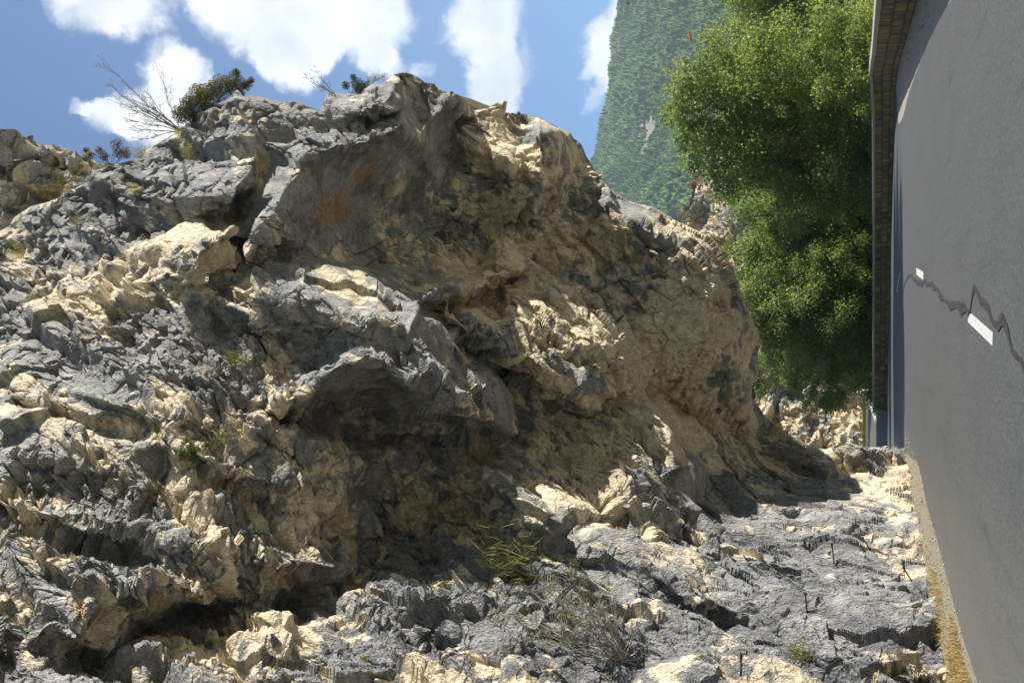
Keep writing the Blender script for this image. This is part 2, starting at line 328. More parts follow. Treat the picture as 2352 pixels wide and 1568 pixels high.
    if (em@(-Rv)) < 0: em = -em
    for per, am, sd in ((3.4, .55, 301), (1.35, .27, 311), (.55, .09, 321)):
        ph = (Pf@em)/per+fbm(Q*np.array([.22, .5, .5])*1.6/per**.5, 2, sd)*1.0; fr = ph-np.floor(ph)
        saw = np.where(fr < .8, fr/.8, (1-fr)/.2)-.5; pres = sstep(-.25, .3, fbm(Q*np.array([.25, .6, .6])/per**.4, 3, sd+5))
        h += saw*am*pres*(rough**1.5)*aa(per*.17)
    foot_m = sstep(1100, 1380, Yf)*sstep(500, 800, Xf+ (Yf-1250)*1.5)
    rid = 1-np.abs(fbm(Q*np.array([.28, .75, .75])+5, 3, 351))*2.6; rid2 = 1-np.abs(fbm(Q*np.array([.7, 1.7, 1.7])+9, 3, 361))*2.6
    h += foot_m*(np.clip(rid, -.5, 1)*.26+np.clip(rid2, -.5, 1)*.16-.12)
    h -= np.exp(-b1*14)*.07*rough*aa(.22)+np.exp(-b2*12)*.03*rough*aa(.12)
    gz = np.abs((N*((Ps-C0)/np.linalg.norm(Ps-C0, axis=2, keepdims=True))).sum(2)).ravel(); h = h*np.clip(.45+gz*1.2, 0, 1)
    hb = blur(h.reshape(ny, nx), 3.2).ravel(); kb = np.clip((spc-.045)/.07, 0, .92); h = h*(1-kb)+hb*kb
    fade = (.35+.65*np.clip(dist/12, 0, 1)).ravel()
    Pd = Pf+Nf*(h*fade)[:, None]
    # stone colour
    n1 = fbm(Q*np.array([.5, 1.2, 1.0]), 4, 31); n2 = fbm(Q*np.array([1.6, 3.5, 3.]), 3, 41); n3 = fbm(Q*8, 2, 61)
    cr = .42+n1*1.0+n2*.5+(r3-.5)*.35+(r2-.5)*.3+cream*.6-.04
    cr = sstep(.42, .72, cr)
    grey = np.array([.295, .298, .30]); pale = np.array([.66, .585, .44]); ru = np.array([.40, .225, .07]); dk = np.array([.10, .105, .115])
    g = grey*(1+.3*n2[:, None]+.08*n3[:, None]+.25*(r3[:, None]-.5)); p = pale*(1+.08*n3[:, None]+.1*(r3[:, None]-.5))
    grey_darken = np.clip(foot_m*(.75+.9*fbm(Q*.5, 3, 411))+.5*sstep(.1, .5, fbm(Q*np.array([.2, .6, .6]), 3, 421)), 0, 1); g = g*(1-grey_darken[:, None]*np.array([.24, .22, .19]))  # grey made darker over the foot and in random bands
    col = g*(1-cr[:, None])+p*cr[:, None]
    rs = sstep(.35, .8, rust+.6*fbm(Q*1.3, 4, 71)*np.clip(rust*2.5, 0, 1)+.25*n2*np.clip(rust*2, 0, 1)-.05)
    col = col*(1-.7*rs[:, None])+ru*(.7*rs[:, None])
    dkm = sstep(.18, .5, fbm(Q*np.array([.3, 2.2, 2.]), 4, 81)-.25*cream)*(.6-.3*cr); col = col*(1-dkm[:, None])+dk*dkm[:, None]
    col = np.clip(col, .03, .8)
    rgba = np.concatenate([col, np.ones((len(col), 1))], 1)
    ii = inside; q = ii[:-1, :-1] & ii[1:, :-1] & ii[:-1, 1:] & ii[1:, 1:]
    J, I = np.nonzero(q); v0 = J*nx+I; F = np.stack([v0, v0+nx, v0+nx+1, v0+1], 1)
    # skirt: the rock goes on behind its outline
    Dv = Pf-C0; Dv /= np.linalg.norm(Dv, axis=1, keepdims=True)
    cenI, cenJ = None, None
    def edges_of():
        E = []
        def add(mask, a, b):
            J2, I2 = np.nonzero(mask); E.append(np.stack([(J2+a[0])*nx+I2+a[1], (J2+b[0])*nx+I2+b[1]], 1))
        up = np.zeros_like(q); up[1:] = q[:-1]; dn = np.zeros_like(q); dn[:-1] = q[1:]; lf = np.zeros_like(q); lf[:, 1:] = q[:, :-1]; rt = np.zeros_like(q); rt[:, :-1] = q[:, 1:]
        add(q & ~up, (0, 1), (0, 0)); add(q & ~dn, (1, 0), (1, 1)); add(q & ~lf, (0, 0), (1, 0)); add(q & ~rt, (1, 1), (0, 1))
        return np.concatenate(E)
    E = edges_of(); ey = gy[E//nx].min(1); ex = gx[E % nx]; E = E[(dist.ravel()[E].max(1) < 8) & (ex.max(1) < 2064) & (ex.min(1) > gx[0]+step)]; bv = np.unique(E)
    # ease the stepped mesh border onto the outline itself
    bx, by = Xf[bv], Yf[bv]; bd = np.full(len(bv), 1e9); nxp = bx.copy(); nyp = by.copy(); sl_ = np.zeros(len(bv)); acc = 0.
    for (xa, ya), (xb, yb) in zip(SKYLINE[:-1], SKYLINE[1:]):
        dx, dy = xb-xa, yb-ya; L_ = math.hypot(dx, dy); t = np.clip(((bx-xa)*dx+(by-ya)*dy)/(L_*L_), 0, 1); dd = np.hypot(bx-xa-t*dx, by-ya-t*dy); m_ = dd < bd
        bd = np.where(m_, dd, bd); nxp = np.where(m_, xa+t*dx, nxp); nyp = np.where(m_, ya+t*dy, nyp); sl_ = np.where(m_, acc+t*L_, sl_); acc += L_
    od = np.argsort(sl_); kk = 21; ker = np.ones(kk)/kk
    def along(a):
        pad = np.concatenate([np.full(kk//2, a[od][0]), a[od], np.full(kk//2, a[od][-1])]); o2 = np.empty(len(a)); o2[od] = np.convolve(pad, ker, 'valid'); return o2
    Db = along(D.ravel()[bv]); Hb = along((h*fade)[bv]); Nb = np.stack([along(Nf[bv, i]) for i in range(3)], 1)
    Pd[bv] = C0+Db[:, None]*(((784-nyp)/FPX)[:, None]*Rv+((1176-nxp)/FPX)[:, None]*Uv+Fv)+Nb*Hb[:, None]
    n0 = len(Pd); rings = []; base = bv; prev = {v: v for v in bv}
    gi = blur(inside.astype(float), 20); gr = np.stack([np.gradient(gi, axis=1), np.gradient(gi, axis=0)], 2).reshape(-1, 2)[bv]
    gr /= np.linalg.norm(gr, axis=1, keepdims=True)+1e-9
    inw = (-gr[:, :1]*Uv-gr[:, 1:]*Rv)          # towards the inside of the outline, in the world
    allV = [Pd]; allC = [rgba]; Fs = [F]; cur = bv.copy(); off = n0
    for k, (bk, iw) in enumerate(((.5, .12), (1.4, .5), (3.2, 1.3), (6.5, 3.0), (10, 5.5))):
        nv = Pd[bv]+Dv[bv]*bk+inw*iw
        nv = nv+(fbm(nv*.9, 3, 200+k)*.3)[:, None]*Rv+(fbm(nv*.9, 3, 300+k)*.3)[:, None]*Uv*(k > 0)
        allV.append(nv); allC.append(rgba[bv]); mp = np.full(n0, -1); mp[bv] = off+np.arange(len(bv)); pm = np.full(n0, -1); pm[bv] = cur if k else bv
        Fs.append(np.stack([pm[E[:, 0]], pm[E[:, 1]], mp[E[:, 1]], mp[E[:, 0]]], 1)); cur = mp[bv]; off += len(bv)
    V = np.concatenate(allV); Cc = np.concatenate(allC); FF = np.concatenate(Fs)
    used = np.zeros(len(V), bool); used[FF.ravel()] = True; rm = np.cumsum(used)-1
    global CL
    CL = dict(P=Pd.reshape(ny, nx, 3), N=N, gx=gx, gy=gy, step=step)
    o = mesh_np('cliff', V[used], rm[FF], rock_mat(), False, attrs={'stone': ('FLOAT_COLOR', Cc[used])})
    tag(o, 'fractured grey and cream limestone cliff overhanging the road', None, None, 'structure')
    return o
SMOOTH = [(930,400,80,100,20,.9),(1690,820,40,110,0,.5),(1900,1300,170,220,0,.55),(1750,1540,260,60,0,.5),(2060,1200,60,200,0,.4),(980,260,60,50,0,.5),(1000,300,60,60,-60,.4),(780,230,50,30,0,.5),(1500,1540,150,40,0,.5),(800,440,150,130,-20,1.2),(620,430,60,110,-60,.8),(760,560,120,60,0,.8),(380,810,110,70,0,.7),(560,830,60,70,0,.6),(200,890,90,50,10,.7),(320,1020,120,50,0,.4),(720,1070,60,60,0,.8),(780,920,90,80,0,.7),(350,1430,160,70,-20,.8),(650,1350,130,50,0,.6),(1600,800,110,160,-20,.35),(1200,1060,60,50,0,.5),(1320,1210,80,40,0,.4),(1270,440,50,90,20,.3),(1600,950,90,50,30,.5)]
CREAM = [(1850,1330,260,200,0,-.55),(1400,1450,300,80,0,-.3),(150,1150,250,250,0,-.25),(300,350,250,120,-20,-.3),(980,260,70,60,0,-.7),(780,235,60,30,0,-.4),(1620,700,120,200,0,.35),(860,340,120,60,0,-.3),(1170,360,120,90,20,1.0),(1250,600,260,130,15,.8),(1550,750,200,220,0,.75),(1300,760,200,100,20,.6),(1600,950,150,50,25,.9),(1380,1060,160,110,20,.8),(450,600,250,90,0,.5),(300,690,200,60,0,.5),(900,1120,150,120,30,.5),(1050,1240,120,60,20,.6),(560,1500,230,60,10,.7),(1960,1060,120,50,0,.5),(2060,1160,60,120,0,.6),(2100,1330,50,120,0,.3),(1400,1150,180,50,20,.5),(790,430,170,150,0,-1.0),(400,820,200,80,0,-.6),(200,900,160,60,0,-.5),(250,1320,260,60,0,-.5),(700,1180,80,60,0,.2),(900,900,150,60,30,-.5),(1100,900,180,50,35,-.4),(1900,1400,200,120,0,-.35),(1500,1400,300,100,0,-.35),(1650,1120,100,60,20,-.5),(250,450,220,80,-25,-.35),(1450,1540,160,30,0,.6),(700,650,120,40,0,.4),(130,1170,120,40,10,.5),(650,1170,60,20,0,.4),(1100,620,120,50,0,.3)]
RUST = [(740,500,70,50,-50,.75),(840,400,40,90,10,.45),(870,360,30,30,0,.4),(790,470,40,70,20,.45),(1060,690,70,25,-20,.9),(1000,710,40,20,-20,.7),(1270,440,40,70,20,.6),(1570,880,100,60,20,.35),(1600,960,140,35,28,.75),(1640,640,60,80,20,.4),(1215,1030,45,45,0,.6),(1390,1150,50,30,0,.5),(1540,1140,70,30,20,.4),(500,1430,120,40,-10,.55),(700,1350,80,30,0,.6),(300,1440,80,40,-20,.4),(820,1240,30,70,0,.5),(1120,350,50,60,0,.35),(1180,330,60,30,0,.3),(180,1400,16,26,0,.9),(1500,560,60,40,0,.4),(1450,480,50,20,20,.3),(820,900,20,60,0,.4)]
def rock_mat():
    if 'stone_rock' in bpy.data.materials: return bpy.data.materials['stone_rock']
    mt, nt, b = newmat('stone_rock'); k = NB(nt); P = k.pos(); c = k.attr('stone').outputs['Color']
    mp = k.n('ShaderNodeMapping', {'Vector': P, 'Rotation': (R(18), R(-14), 0), 'Scale': (1.0, 1.3, .55)}).outputs[0]
    n = k.noise(mp, 7, 7, .68); n2 = k.noise(P, 38, 4, .65); v = k.n('ShaderNodeTexVoronoi', {'Vector': k.vmath('ADD', mp, k.vmath('MULTIPLY', k.noise(P, 5, 3, .5, 0, 1), (.12, .12, .12))), 'Scale': 9.0}, feature='DISTANCE_TO_EDGE').outputs['Distance']
    v2 = k.n('ShaderNodeTexVoronoi', {'Vector': mp, 'Scale': 17.0}); crack = k.mapr(v, 0, .045, 0, 1); cn = k.mapr(k.noise(P, 1.3, 3, .5), .42, .6, 0, 1)
    f = k.math('MULTIPLY', k.mapr(n, .28, .72, .62, 1.38), k.mapr(n2, .3, .7, .78, 1.22))
    f = k.math('MULTIPLY', f, k.math('SUBTRACT', 1, k.math('MULTIPLY', k.math('MULTIPLY', k.math('SUBTRACT', 1, crack), cn), .45)))
    cc = k.vmath('SCALE', c); nt.links.new(f, cc.node.inputs['Scale'])
    # pale lime crust and yellow iron stain in small flecks
    fl = k.math('MULTIPLY', k.mapr(k.noise(mp, 16, 5, .6), .56, .66, 0, 1), k.mapr(k.noise(P, 1.9, 3, .5), .4, .62, 0, .55)); c2 = k.mix(fl, cc, (.60, .53, .38))
    nt.links.new(c2, b.inputs['Base Color']); b.inputs['Roughness'].default_value = .85; b.inputs['Specular IOR Level'].default_value = .25
    h = k.math('ADD', n, k.math('MULTIPLY', n2, .25)); h = k.math('ADD', h, k.math('MULTIPLY', v2.outputs['Distance'], .45)); h = k.math('ADD', h, k.math('MULTIPLY', k.math('MULTIPLY', crack, cn), .25))
    nt.links.new(k.bump(h, .9, .085), b.inputs['Normal'])
    return mt
cliff = build_cliff()
def on_rock(x, y, k=0):                 # place on the displaced rock seen at picture point (x, y)
    i = int(round((x-CL['gx'][0])/CL['step'])); j = int(np.searchsorted(CL['gy'], y))
    i = min(max(i, 2), CL['P'].shape[1]-3); j = min(max(j, 2), CL['P'].shape[0]-3)
    return CL['P'][j, i].copy(), CL['N'][j, i].copy()

# ------------------------------------------------------------------ generic far rock / hill sheets
def sheet(name, poly, depthf, step, fn, mat, back=6.0, side=None, sky=None, smooth=False, cf=None, blurpx=0):
    """a landform: its outline is a line on the land, each point at its own distance, with the land going on behind it"""
    xs = [p[0] for p in poly]; ys = [p[1] for p in poly]
    gx = np.arange(min(xs), max(xs)+step, step); gy = np.arange(min(ys), max(ys)+step, step); nx, ny = len(gx), len(gy)
    X, Y = np.meshgrid(gx, gy); ins = np.zeros(X.shape, bool)
    for k in range(len(poly)):
        (xa, ya), (xb, yb) = poly[k], poly[(k+1) % len(poly)]
        if ya == yb: continue
        ins ^= ((ya > Y) != (yb > Y)) & (X < (xb-xa)*(Y-ya)/(yb-ya)+xa)
    D = depthf(X, Y); P = C0+D[..., None]*(((784-Y)/FPX)[..., None]*Rv+((1176-X)/FPX)[..., None]*Uv+Fv)
    N = np.cross(np.gradient(P, axis=1), np.gradient(P, axis=0)); N /= np.linalg.norm(N, axis=2, keepdims=True)
    if ((N*(P-C0)).sum(2)).mean() > 0: N = -N
    Pf = P.reshape(-1, 3); h, col = fn(Pf, X.ravel(), Y.ravel()); Pd = Pf+N.reshape(-1, 3)*h[:, None]
    q = ins[:-1, :-1] & ins[1:, :-1] & ins[:-1, 1:] & ins[1:, 1:]; J, I = np.nonzero(q); v0 = J*nx+I
    F = [np.stack([v0, v0+nx, v0+nx+1, v0+1], 1)]
    E = []
    def add(mask, a, b):
        J2, I2 = np.nonzero(mask); E.append(np.stack([(J2+a[0])*nx+I2+a[1], (J2+b[0])*nx+I2+b[1]], 1))
    up = np.zeros_like(q); up[1:] = q[:-1]; dn = np.zeros_like(q); dn[:-1] = q[1:]; lf = np.zeros_like(q); lf[:, 1:] = q[:, :-1]; rt = np.zeros_like(q); rt[:, :-1] = q[:, 1:]
    add(q & ~up, (0, 1), (0, 0)); add(q & ~dn, (1, 0), (1, 1)); add(q & ~lf, (0, 0), (1, 0)); add(q & ~rt, (1, 1), (0, 1)); E = np.concatenate(E)
    bv = np.unique(E); Vs = [Pd]; Cs = [col]; n0 = len(Pd); mp = np.full(n0, -1); mp[bv] = n0+np.arange(len(bv))
    dv = Pf[bv]-C0; dv[:, 2] = -np.abs(dv[:, 2])*.6-np.linalg.norm(dv[:, :2], axis=1)*.3; dv /= np.linalg.norm(dv, axis=1, keepdims=True)
    if side is not None: dv = (Pf[bv]-C0)/np.linalg.norm(Pf[bv]-C0, axis=1, keepdims=True)+np.array(side)
    Vs.append(Pd[bv]+dv*back); Cs.append(col[bv]); F.append(np.stack([E[:, 0], E[:, 1], mp[E[:, 1]], mp[E[:, 0]]], 1))
    V = np.concatenate(Vs); Cc = np.concatenate(Cs); FF = np.concatenate(F); used = np.zeros(len(V), bool); used[FF.ravel()] = True; rm = np.cumsum(used)-1
    o = mesh_np(name, V[used], rm[FF], mat, smooth, attrs={'stone': ('FLOAT_COLOR', np.concatenate([Cc, np.ones((len(Cc), 1))], 1)[used])})
    return o
def idw(points, power=2.2):
    A = np.array(points, float)
    def f(X, Y):
        num = 0; den = 0
        for x, y, d in A:
            ww = 1/(((X-x)**2+(Y-y)**2)+60)**(power/2); num = num+ww/d; den = den+ww
        return den/num
    return f
def rockfn(scale, creamy, seed):
    def fn(P, X, Y):
        Q = P/scale; w1 = np.stack([fbm(Q*.4, 3, seed+i*7) for i in range(3)], 1); Qw = Q+w1*.7
        f0, r0, b0 = facet(Qw*np.array([.4, .4, .7]), seed); f1, r1, b1 = facet(Qw*np.array([1., 1., 1.9]), seed+5); f2, r2, b2 = facet(Qw*3.1, seed+9)
        h = (f0*.5+f1*.25+f2*.09-np.exp(-b1*14)*.15)*scale
        cr = np.clip(sstep(.35, .75, .45+fbm(Q*.5, 4, seed+3)*.8+(r1-.5)*.5+(r2-.5)*.4+creamy), 0, 1)[:, None]
        col = np.array([.30, .31, .325])*(1-cr)+np.array([.58, .50, .36])*cr; col = col*(1+.25*(r2[:, None]-.5))
        return h, np.clip(col, .03, .8)
    return fn
tag(sheet('cliff', [(-260,640),(-200,300),(-40,330),(0,335),(10,327),(60,322),(100,325),(150,333),(185,352),(205,368),(260,380),(330,420),(330,560),(0,700),(-260,800)],
    idw([(0,335,44),(60,322,45),(150,333,46),(200,370,46),(20,345,43),(100,352,43),(190,380,44),(60,375,45.5),(130,385,45.8),(190,395,45.5),(60,420,43),(140,430,42.5),(0,480,42),(100,520,42),(250,400,46),(-200,400,44),(-200,600,42),(300,500,42)]),
    2.0, rockfn(1.0, .02, 400), rock_mat(), 4.0, (-.8, 0, 0)), None, None, None, 'structure')
tag(sheet('rocky_bank', [(1592,392),(1598,430),(1590,470),(1575,490),(1570,560),(1600,640),(1640,760),(1670,830),(1690,906),(1700,960),(1690,1200),(1690,1500),(1993,1500),(1993,1045),(1990,880),(1984,860),(1990,700),(2010,560),(2010,392)],
    idw([(1600,400,168),(1600,500,158),(1660,560,150),(1700,700,140),(1740,880,128),(1750,1020,120),(1850,1020,114),(1980,1030,108),(1850,1450,104),(1980,1450,98),(1750,1400,110),(1980,880,116),(1900,900,119),(1820,900,124),(1850,960,118),(1790,1000,119),(1900,700,130),(1850,500,150)]),
    1.3, rockfn(1.7, .22, 500), rock_mat(), 12.0), None, None, None, 'structure')

# ------------------------------------------------------------------ mountain
def forest_fn(P, X, Y):
    f, r, b = facet(P/np.array([7., 7., 7.]), 700, .8); f2, r2, _ = facet(P/4.0, 720)
    big = fbm(P/220., 4, 730); rav = fbm(P/np.array([60., 60., 260.]), 3, 733)
    h = (1-np.clip(b*0, 0, 1))*0+r*5.5+np.clip(b, 0, .6)*7+r2*1.8+rav*16+big*25
    px = np.zeros(len(P))
    for (x, y, rx, ry, v) in ((1478,80,9,70,.8),(1492,230,10,70,.75),(1488,275,14,40,.9),(1475,330,12,40,.6),(1404,412,7,16,1.5),(1412,440,6,10,1.2),(1530,160,10,40,.45),(1522,455,6,10,.8),(1535,445,6,10,.7)):
        px += v*np.exp(-((X-x)/rx)**2-((Y-y)/ry)**2)
    rock = sstep(.40, .52, px*(.52+1.9*fbm(P/13., 4, 741)+.2*r))[:, None]
    t = (.5+.5*1.1*fbm(P/90., 4, 750)+.35*(r-.5)+.1)[:, None]; t = np.clip(t, 0, 1)
    col = np.array([.022, .060, .022])*(1-t)+np.array([.10, .17, .045])*t; col = col*(1+.5*(r2[:, None]-.5))
    return h*(1-rock[:, 0]*.9), col*(1-rock)+np.array([.27, .26, .22])*rock
def forest_mat():
    mt, nt, b = newmat('forest_canopy'); k = NB(nt); c = k.attr('stone').outputs['Color']; P = k.pos()
    n = k.noise(P, .35, 4, .7); f = k.mapr(n, .3, .7, .55, 1.45); sc_ = k.n('ShaderNodeVectorMath', {0: c}, operation='SCALE'); nt.links.new(f, sc_.inputs['Scale'])
    nt.links.new(sc_.outputs[0], b.inputs['Base Color']); b.inputs['Roughness'].default_value = .9; b.inputs['Specular IOR Level'].default_value = .1
    nt.links.new(k.bump(n, .8, 2.0), b.inputs['Normal']); return mt
ridge = [(1470,-160),(1445,-60),(1432,0),(1424,40),(1408,85),(1400,110),(1394,150),(1391,190),(1388,215),(1380,262),(1373,300),(1364,335),(1354,358),(1330,420),(1310,500),(1320,600),(1380,700)]
def mdepth(X, Y):
    rx = np.interp(Y, [p[1] for p in ridge], [p[0] for p in ridge]); t = np.clip((X-rx)/(1960-rx), 0, 1)
    return 1900-1500*t**.8
tag(sheet('mountain', ridge+[(1600,800),(1990,800),(1990,-160)], mdepth, 1.5, forest_fn, forest_mat(), 160.0), None, None, None, 'structure')

# unseen wooded slopes added right of and behind the road to block low skylight
def sky_block_slopes():
    ph = np.linspace(R(36), R(335), 150); tt = np.linspace(0, 1, 26); PH, T = np.meshgrid(ph, tt)
    deg = np.degrees(PH); el = np.interp(deg, [36, 60, 80, 105, 140, 200, 260, 335], [14, 17, 19, 22, 36, 34, 42, 30]); dist = 130+T*300
    Z = -14+T**.9*(np.tan(np.radians(el))*430+14); X = np.sin(PH)*dist; Y = np.cos(PH)*dist; P = np.stack([X, Y, Z], 2).reshape(-1, 3)
    P += np.stack([fbm(P/60., 3, 901+i) for i in range(3)], 1)*np.array([14, 14, 10])*T.reshape(-1, 1); f, r, b = facet(P/7., 905); P[:, 2] += r*5*T.ravel()
    t = np.clip(.5+fbm(P/50., 3, 910)+.5*(r-.5), 0, 1)[:, None]; col = np.array([.022, .05, .022])*(1-t)+np.array([.07, .11, .04])*t
    n = len(ph); J, I = np.meshgrid(np.arange(len(tt)-1), np.arange(n-1), indexing='ij'); v0 = (J*n+I).ravel()
    return mesh_np('sky_block_hillside', P, np.stack([v0, v0+1, v0+n+1, v0+n], 1), bpy.data.materials['forest_canopy'], False, None, {'stone': ('FLOAT_COLOR', np.concatenate([col, np.ones((len(col), 1))], 1))})
tag(sky_block_slopes(), kind='structure')

# ------------------------------------------------------------------ ground, road
GZ = lambda x, y: gnd(x, y)
wb_z4 = [(545,0),(490,200),(430,400),(411,560),(406,700),(400,950),(395,1150),(390,1350),(385,1560)]
wb_z5 = [(452,250),(445,450),(440,650),(438,800),(435,1000),(431,1130)]
wall_px = [(1895+a*.389, b*.389) for a, b in wb_z4]+[(1895+a*.3296, 574+b*.3296) for a, b in wb_z5]
wall_pts = [(3.2,-12),(4.6,0),(6.2,12),(8.0,22)]+[tuple(gnd(*p)[:2]) for p in wall_px]
def smooth_curve(pts, n, it=2):
    P = np.array(pts, float)
    s_ = np.concatenate([[0], np.cumsum(np.linalg.norm(np.diff(P, axis=0), axis=1))]); t = np.linspace(0, s_[-1], n)
    Q = np.stack([np.interp(t, s_, P[:, i]) for i in range(P.shape[1])], 1)
    for _ in range(it):
        Q[1:-1] = (Q[:-2]+2*Q[1:-1]+Q[2:])/4
    return Q
WALL = smooth_curve(wall_pts, 420, 260)
foot = [gnd(1895+a*.3296, 1051.5+b*.3296)[:2] for a, b in [(590,100),(620,330),(680,560),(700,800),(745,960),(800,1180),(850,1568)]]
rl_px = [(1895+a*.3296, 1051.5+b*.3296) for a, b in [(640,0),(670,100),(690,220),(720,380),(760,480),(800,620),(840,780),(870,900),(930,1130),(960,1250),(1000,1400),(1080,1568)]]
rl = [tuple(gnd(*p)[:2]) for p in rl_px]
road_left = [(-4.6,-12),(-4.3,0)]+rl[::-1]+[(-3.6,34),(-3.9,40),(-5,50),(-8,62),(-14,76),(-24,88)]
rr_px = [(1895+a*.389, b*.389) for a, b in [(740,0),(690,90),(640,190),(600,270),(560,380),(520,480),(490,570),(460,700),(430,750)]]
road_right = [(.9,-12),(2.2,0),(4.0,12)]+[tuple(gnd(*p)[:2]) for p in rr_px]
road_right += [tuple(p-.12*np.array([1, .5])) for p in WALL[WALL[:, 1] > gnd(*rr_px[-1])[1]+3][::12]]+[(-9,88.5),(-16,92),(-24,94)]
def ground_mat():
    mt, nt, b = newmat('stony_ground'); k = NB(nt); P = k.pos(); n = k.noise(P, .8, 6, .6); n2 = k.noise(P, 30, 4, .7)
    c = k.mix(k.mapr(n, .4, .6), (.30, .27, .21), (.17, .17, .10)); c = k.mix(k.mapr(n2, .4, .7), c, (.42, .39, .32))
    nt.links.new(c, b.inputs['Base Color']); b.inputs['Roughness'].default_value = .95; nt.links.new(k.bump(n2, .6, .03), b.inputs['Normal']); return mt
def build_ground():
    xs = np.concatenate([np.linspace(-900, -60, 14), np.linspace(-56, 60, 117), np.linspace(64, 1000, 30)]); ys = np.concatenate([np.linspace(-400, -20, 10), np.linspace(-15, 200, 150), np.linspace(205, 2300, 40)])
    X, Y = np.meshgrid(xs, ys); wx = np.interp(Y, np.minimum.accumulate(WALL[::-1, 1])[::-1] if 0 else np.sort(WALL[:, 1]), WALL[np.argsort(WALL[:, 1]), 0])
    # distance beyond the parapet
    W = WALL[::6]; dm = np.full(X.shape, 1e9); side = np.zeros(X.shape)
    for (a, b_), (c, d) in zip(W[:-1], W[1:]):
        L2 = (c-a)**2+(d-b_)**2; t = np.clip(((X-a)*(c-a)+(Y-b_)*(d-b_))/L2, 0, 1); qx, qy = X-a-t*(c-a), Y-b_-t*(d-b_); dd = np.hypot(qx, qy)
        cr = (c-a)*qy-(d-b_)*qx; m_ = dd < dm; dm = np.where(m_, dd, dm); side = np.where(m_, cr, side)
    out = (side < 0) & (dm > .5)
    Z = np.where(out, -np.clip((dm-.5)*.75, 0, 13)-.02, -.02)
    Z = np.where(out & (Y > 88) & (X < 0), np.maximum(Z, -2), Z)
    Z = Z+np.where(out, fbm(np.stack([X.ravel()/9, Y.ravel()/9, X.ravel()*0], 1), 3, 3).reshape(X.shape)*np.clip(dm*.08, 0, 1.2), 0)
    nx = len(xs); V = np.stack([X, Y, Z], 2).reshape(-1, 3); J, I = np.meshgrid(np.arange(len(ys)-1), np.arange(nx-1), indexing='ij'); v0 = (J*nx+I).ravel()
    return mesh_np('ground', V, np.stack([v0, v0+1, v0+nx+1, v0+nx], 1), ground_mat(), True)
tag(build_ground(), kind='structure')
def strip(name, A, B, z, mat, n=260, m=8, it=20, zf=None):
    a = smooth_curve(A, n, it); b = smooth_curve(B, n, it); V = []; 
    for j in range(m+1):
        q = a*(1-j/m)+b*(j/m); V.append(np.concatenate([q, np.full((n, 1), z)], 1))
    V = np.concatenate(V); J, I = np.meshgrid(np.arange(m), np.arange(n-1), indexing='ij'); v0 = (J*n+I).ravel()
    if zf is not None: V[:, 2] += zf(V[:, 0], V[:, 1])
    return mesh_np(name, V, np.stack([v0, v0+n, v0+n+1, v0+1], 1), mat, True)
def asphalt_mat():
    mt, nt, b = newmat('worn_asphalt'); k = NB(nt); P = k.pos()
    st = k.n('ShaderNodeMapping', {'Vector': P, 'Scale': (1.6, .12, 1)}); st.inputs['Rotation'].default_value = (0, 0, R(6)); n = k.noise(st.outputs[0], 1.1, 5, .55); n2 = k.noise(P, 70, 3, .8); n3 = k.noise(P, .5, 4, .6); ag = k.n('ShaderNodeTexVoronoi', {'Vector': P, 'Scale': 95.0}).outputs['Distance']
    c = k.mix(k.mapr(n, .3, .75), (.052, .058, .062), (.070, .075, .078)); sp = k.noise(P, 9, 4, .75); c = k.mix(k.mapr(sp, .35, .7, 0, .6), c, (.098, .102, .102)); c = k.mix(k.mapr(n3, .45, .75, 0, .6), c, (.045, .050, .056)); c = k.mix(k.mapr(n2, .48, .7, 0, .9), c, (.21, .215, .21)); c = k.mix(k.mapr(ag, .0, .45, .35, 0), c, (.03, .03, .03))
    gr = k.noise(P, 26, 2, .5); c = k.mix(k.mapr(gr, .3, .5, .55, 0), c, (.035, .038, .041)); c = k.mix(k.mapr(gr, .52, .7, 0, .5), c, (.15, .155, .155))
    s2 = k.n('ShaderNodeMapping', {'Vector': P, 'Scale': (4.0, .35, 1)}).outputs[0]; c = k.mix(k.mapr(k.noise(s2, 1.0, 4, .6), .60, .72, 0, .5), c, (.04, .043, .046))
    # dust and grit carried to both edges
    x = k.n('ShaderNodeSeparateXYZ', {0: P}); e = k.math('ADD', k.math('MULTIPLY', x.outputs[1], -.055), k.math('MULTIPLY', x.outputs[0], -1))
    ln = k.n('ShaderNodeMapRange', {'Value': k.math('ADD', e, k.math('MULTIPLY', n, 1.0)), 'From Min': 1.2, 'From Max': 3.3, 'To Min': 0, 'To Max': .38}).outputs[0]
    c = k.mix(ln, c, (.22, .205, .175))
    nt.links.new(c, b.inputs['Base Color']); b.inputs['Roughness'].default_value = .78; b.inputs['Specular IOR Level'].default_value = .35
    nt.links.new(k.bump(k.math('ADD', n2, ag), .5, .006), b.inputs['Normal']); return mt
ASPH = asphalt_mat()
tag(strip('road', road_left, road_right, .008, ASPH, 300, 10, 30), kind='structure')
def gravel_mat(name, a, bb):
    mt, nt, b = newmat(name); k = NB(nt); P = k.pos(); n = k.noise(P, 2.2, 5, .6); v = k.n('ShaderNodeTexVoronoi', {'Vector': P, 'Scale': 26.0}); n2 = k.noise(P, 60, 3, .7)
    c = k.mix(k.mapr(n, .35, .65), a, bb); c = k.mix(k.mapr(v.outputs['Distance'], .1, .5, .5, 0), c, (.50, .47, .40)); c = k.mix(k.mapr(n2, .5, .75, 0, .5), c, (.12, .10, .07))
    nt.links.new(c, b.inputs['Base Color']); b.inputs['Roughness'].default_value = .95; nt.links.new(k.bump(k.math('ADD', v.outputs['Distance'], n2), .7, .02), b.inputs['Normal']); return mt
VERGE = gravel_mat('verge_gravel', (.34, .30, .22), (.27, .235, .165))
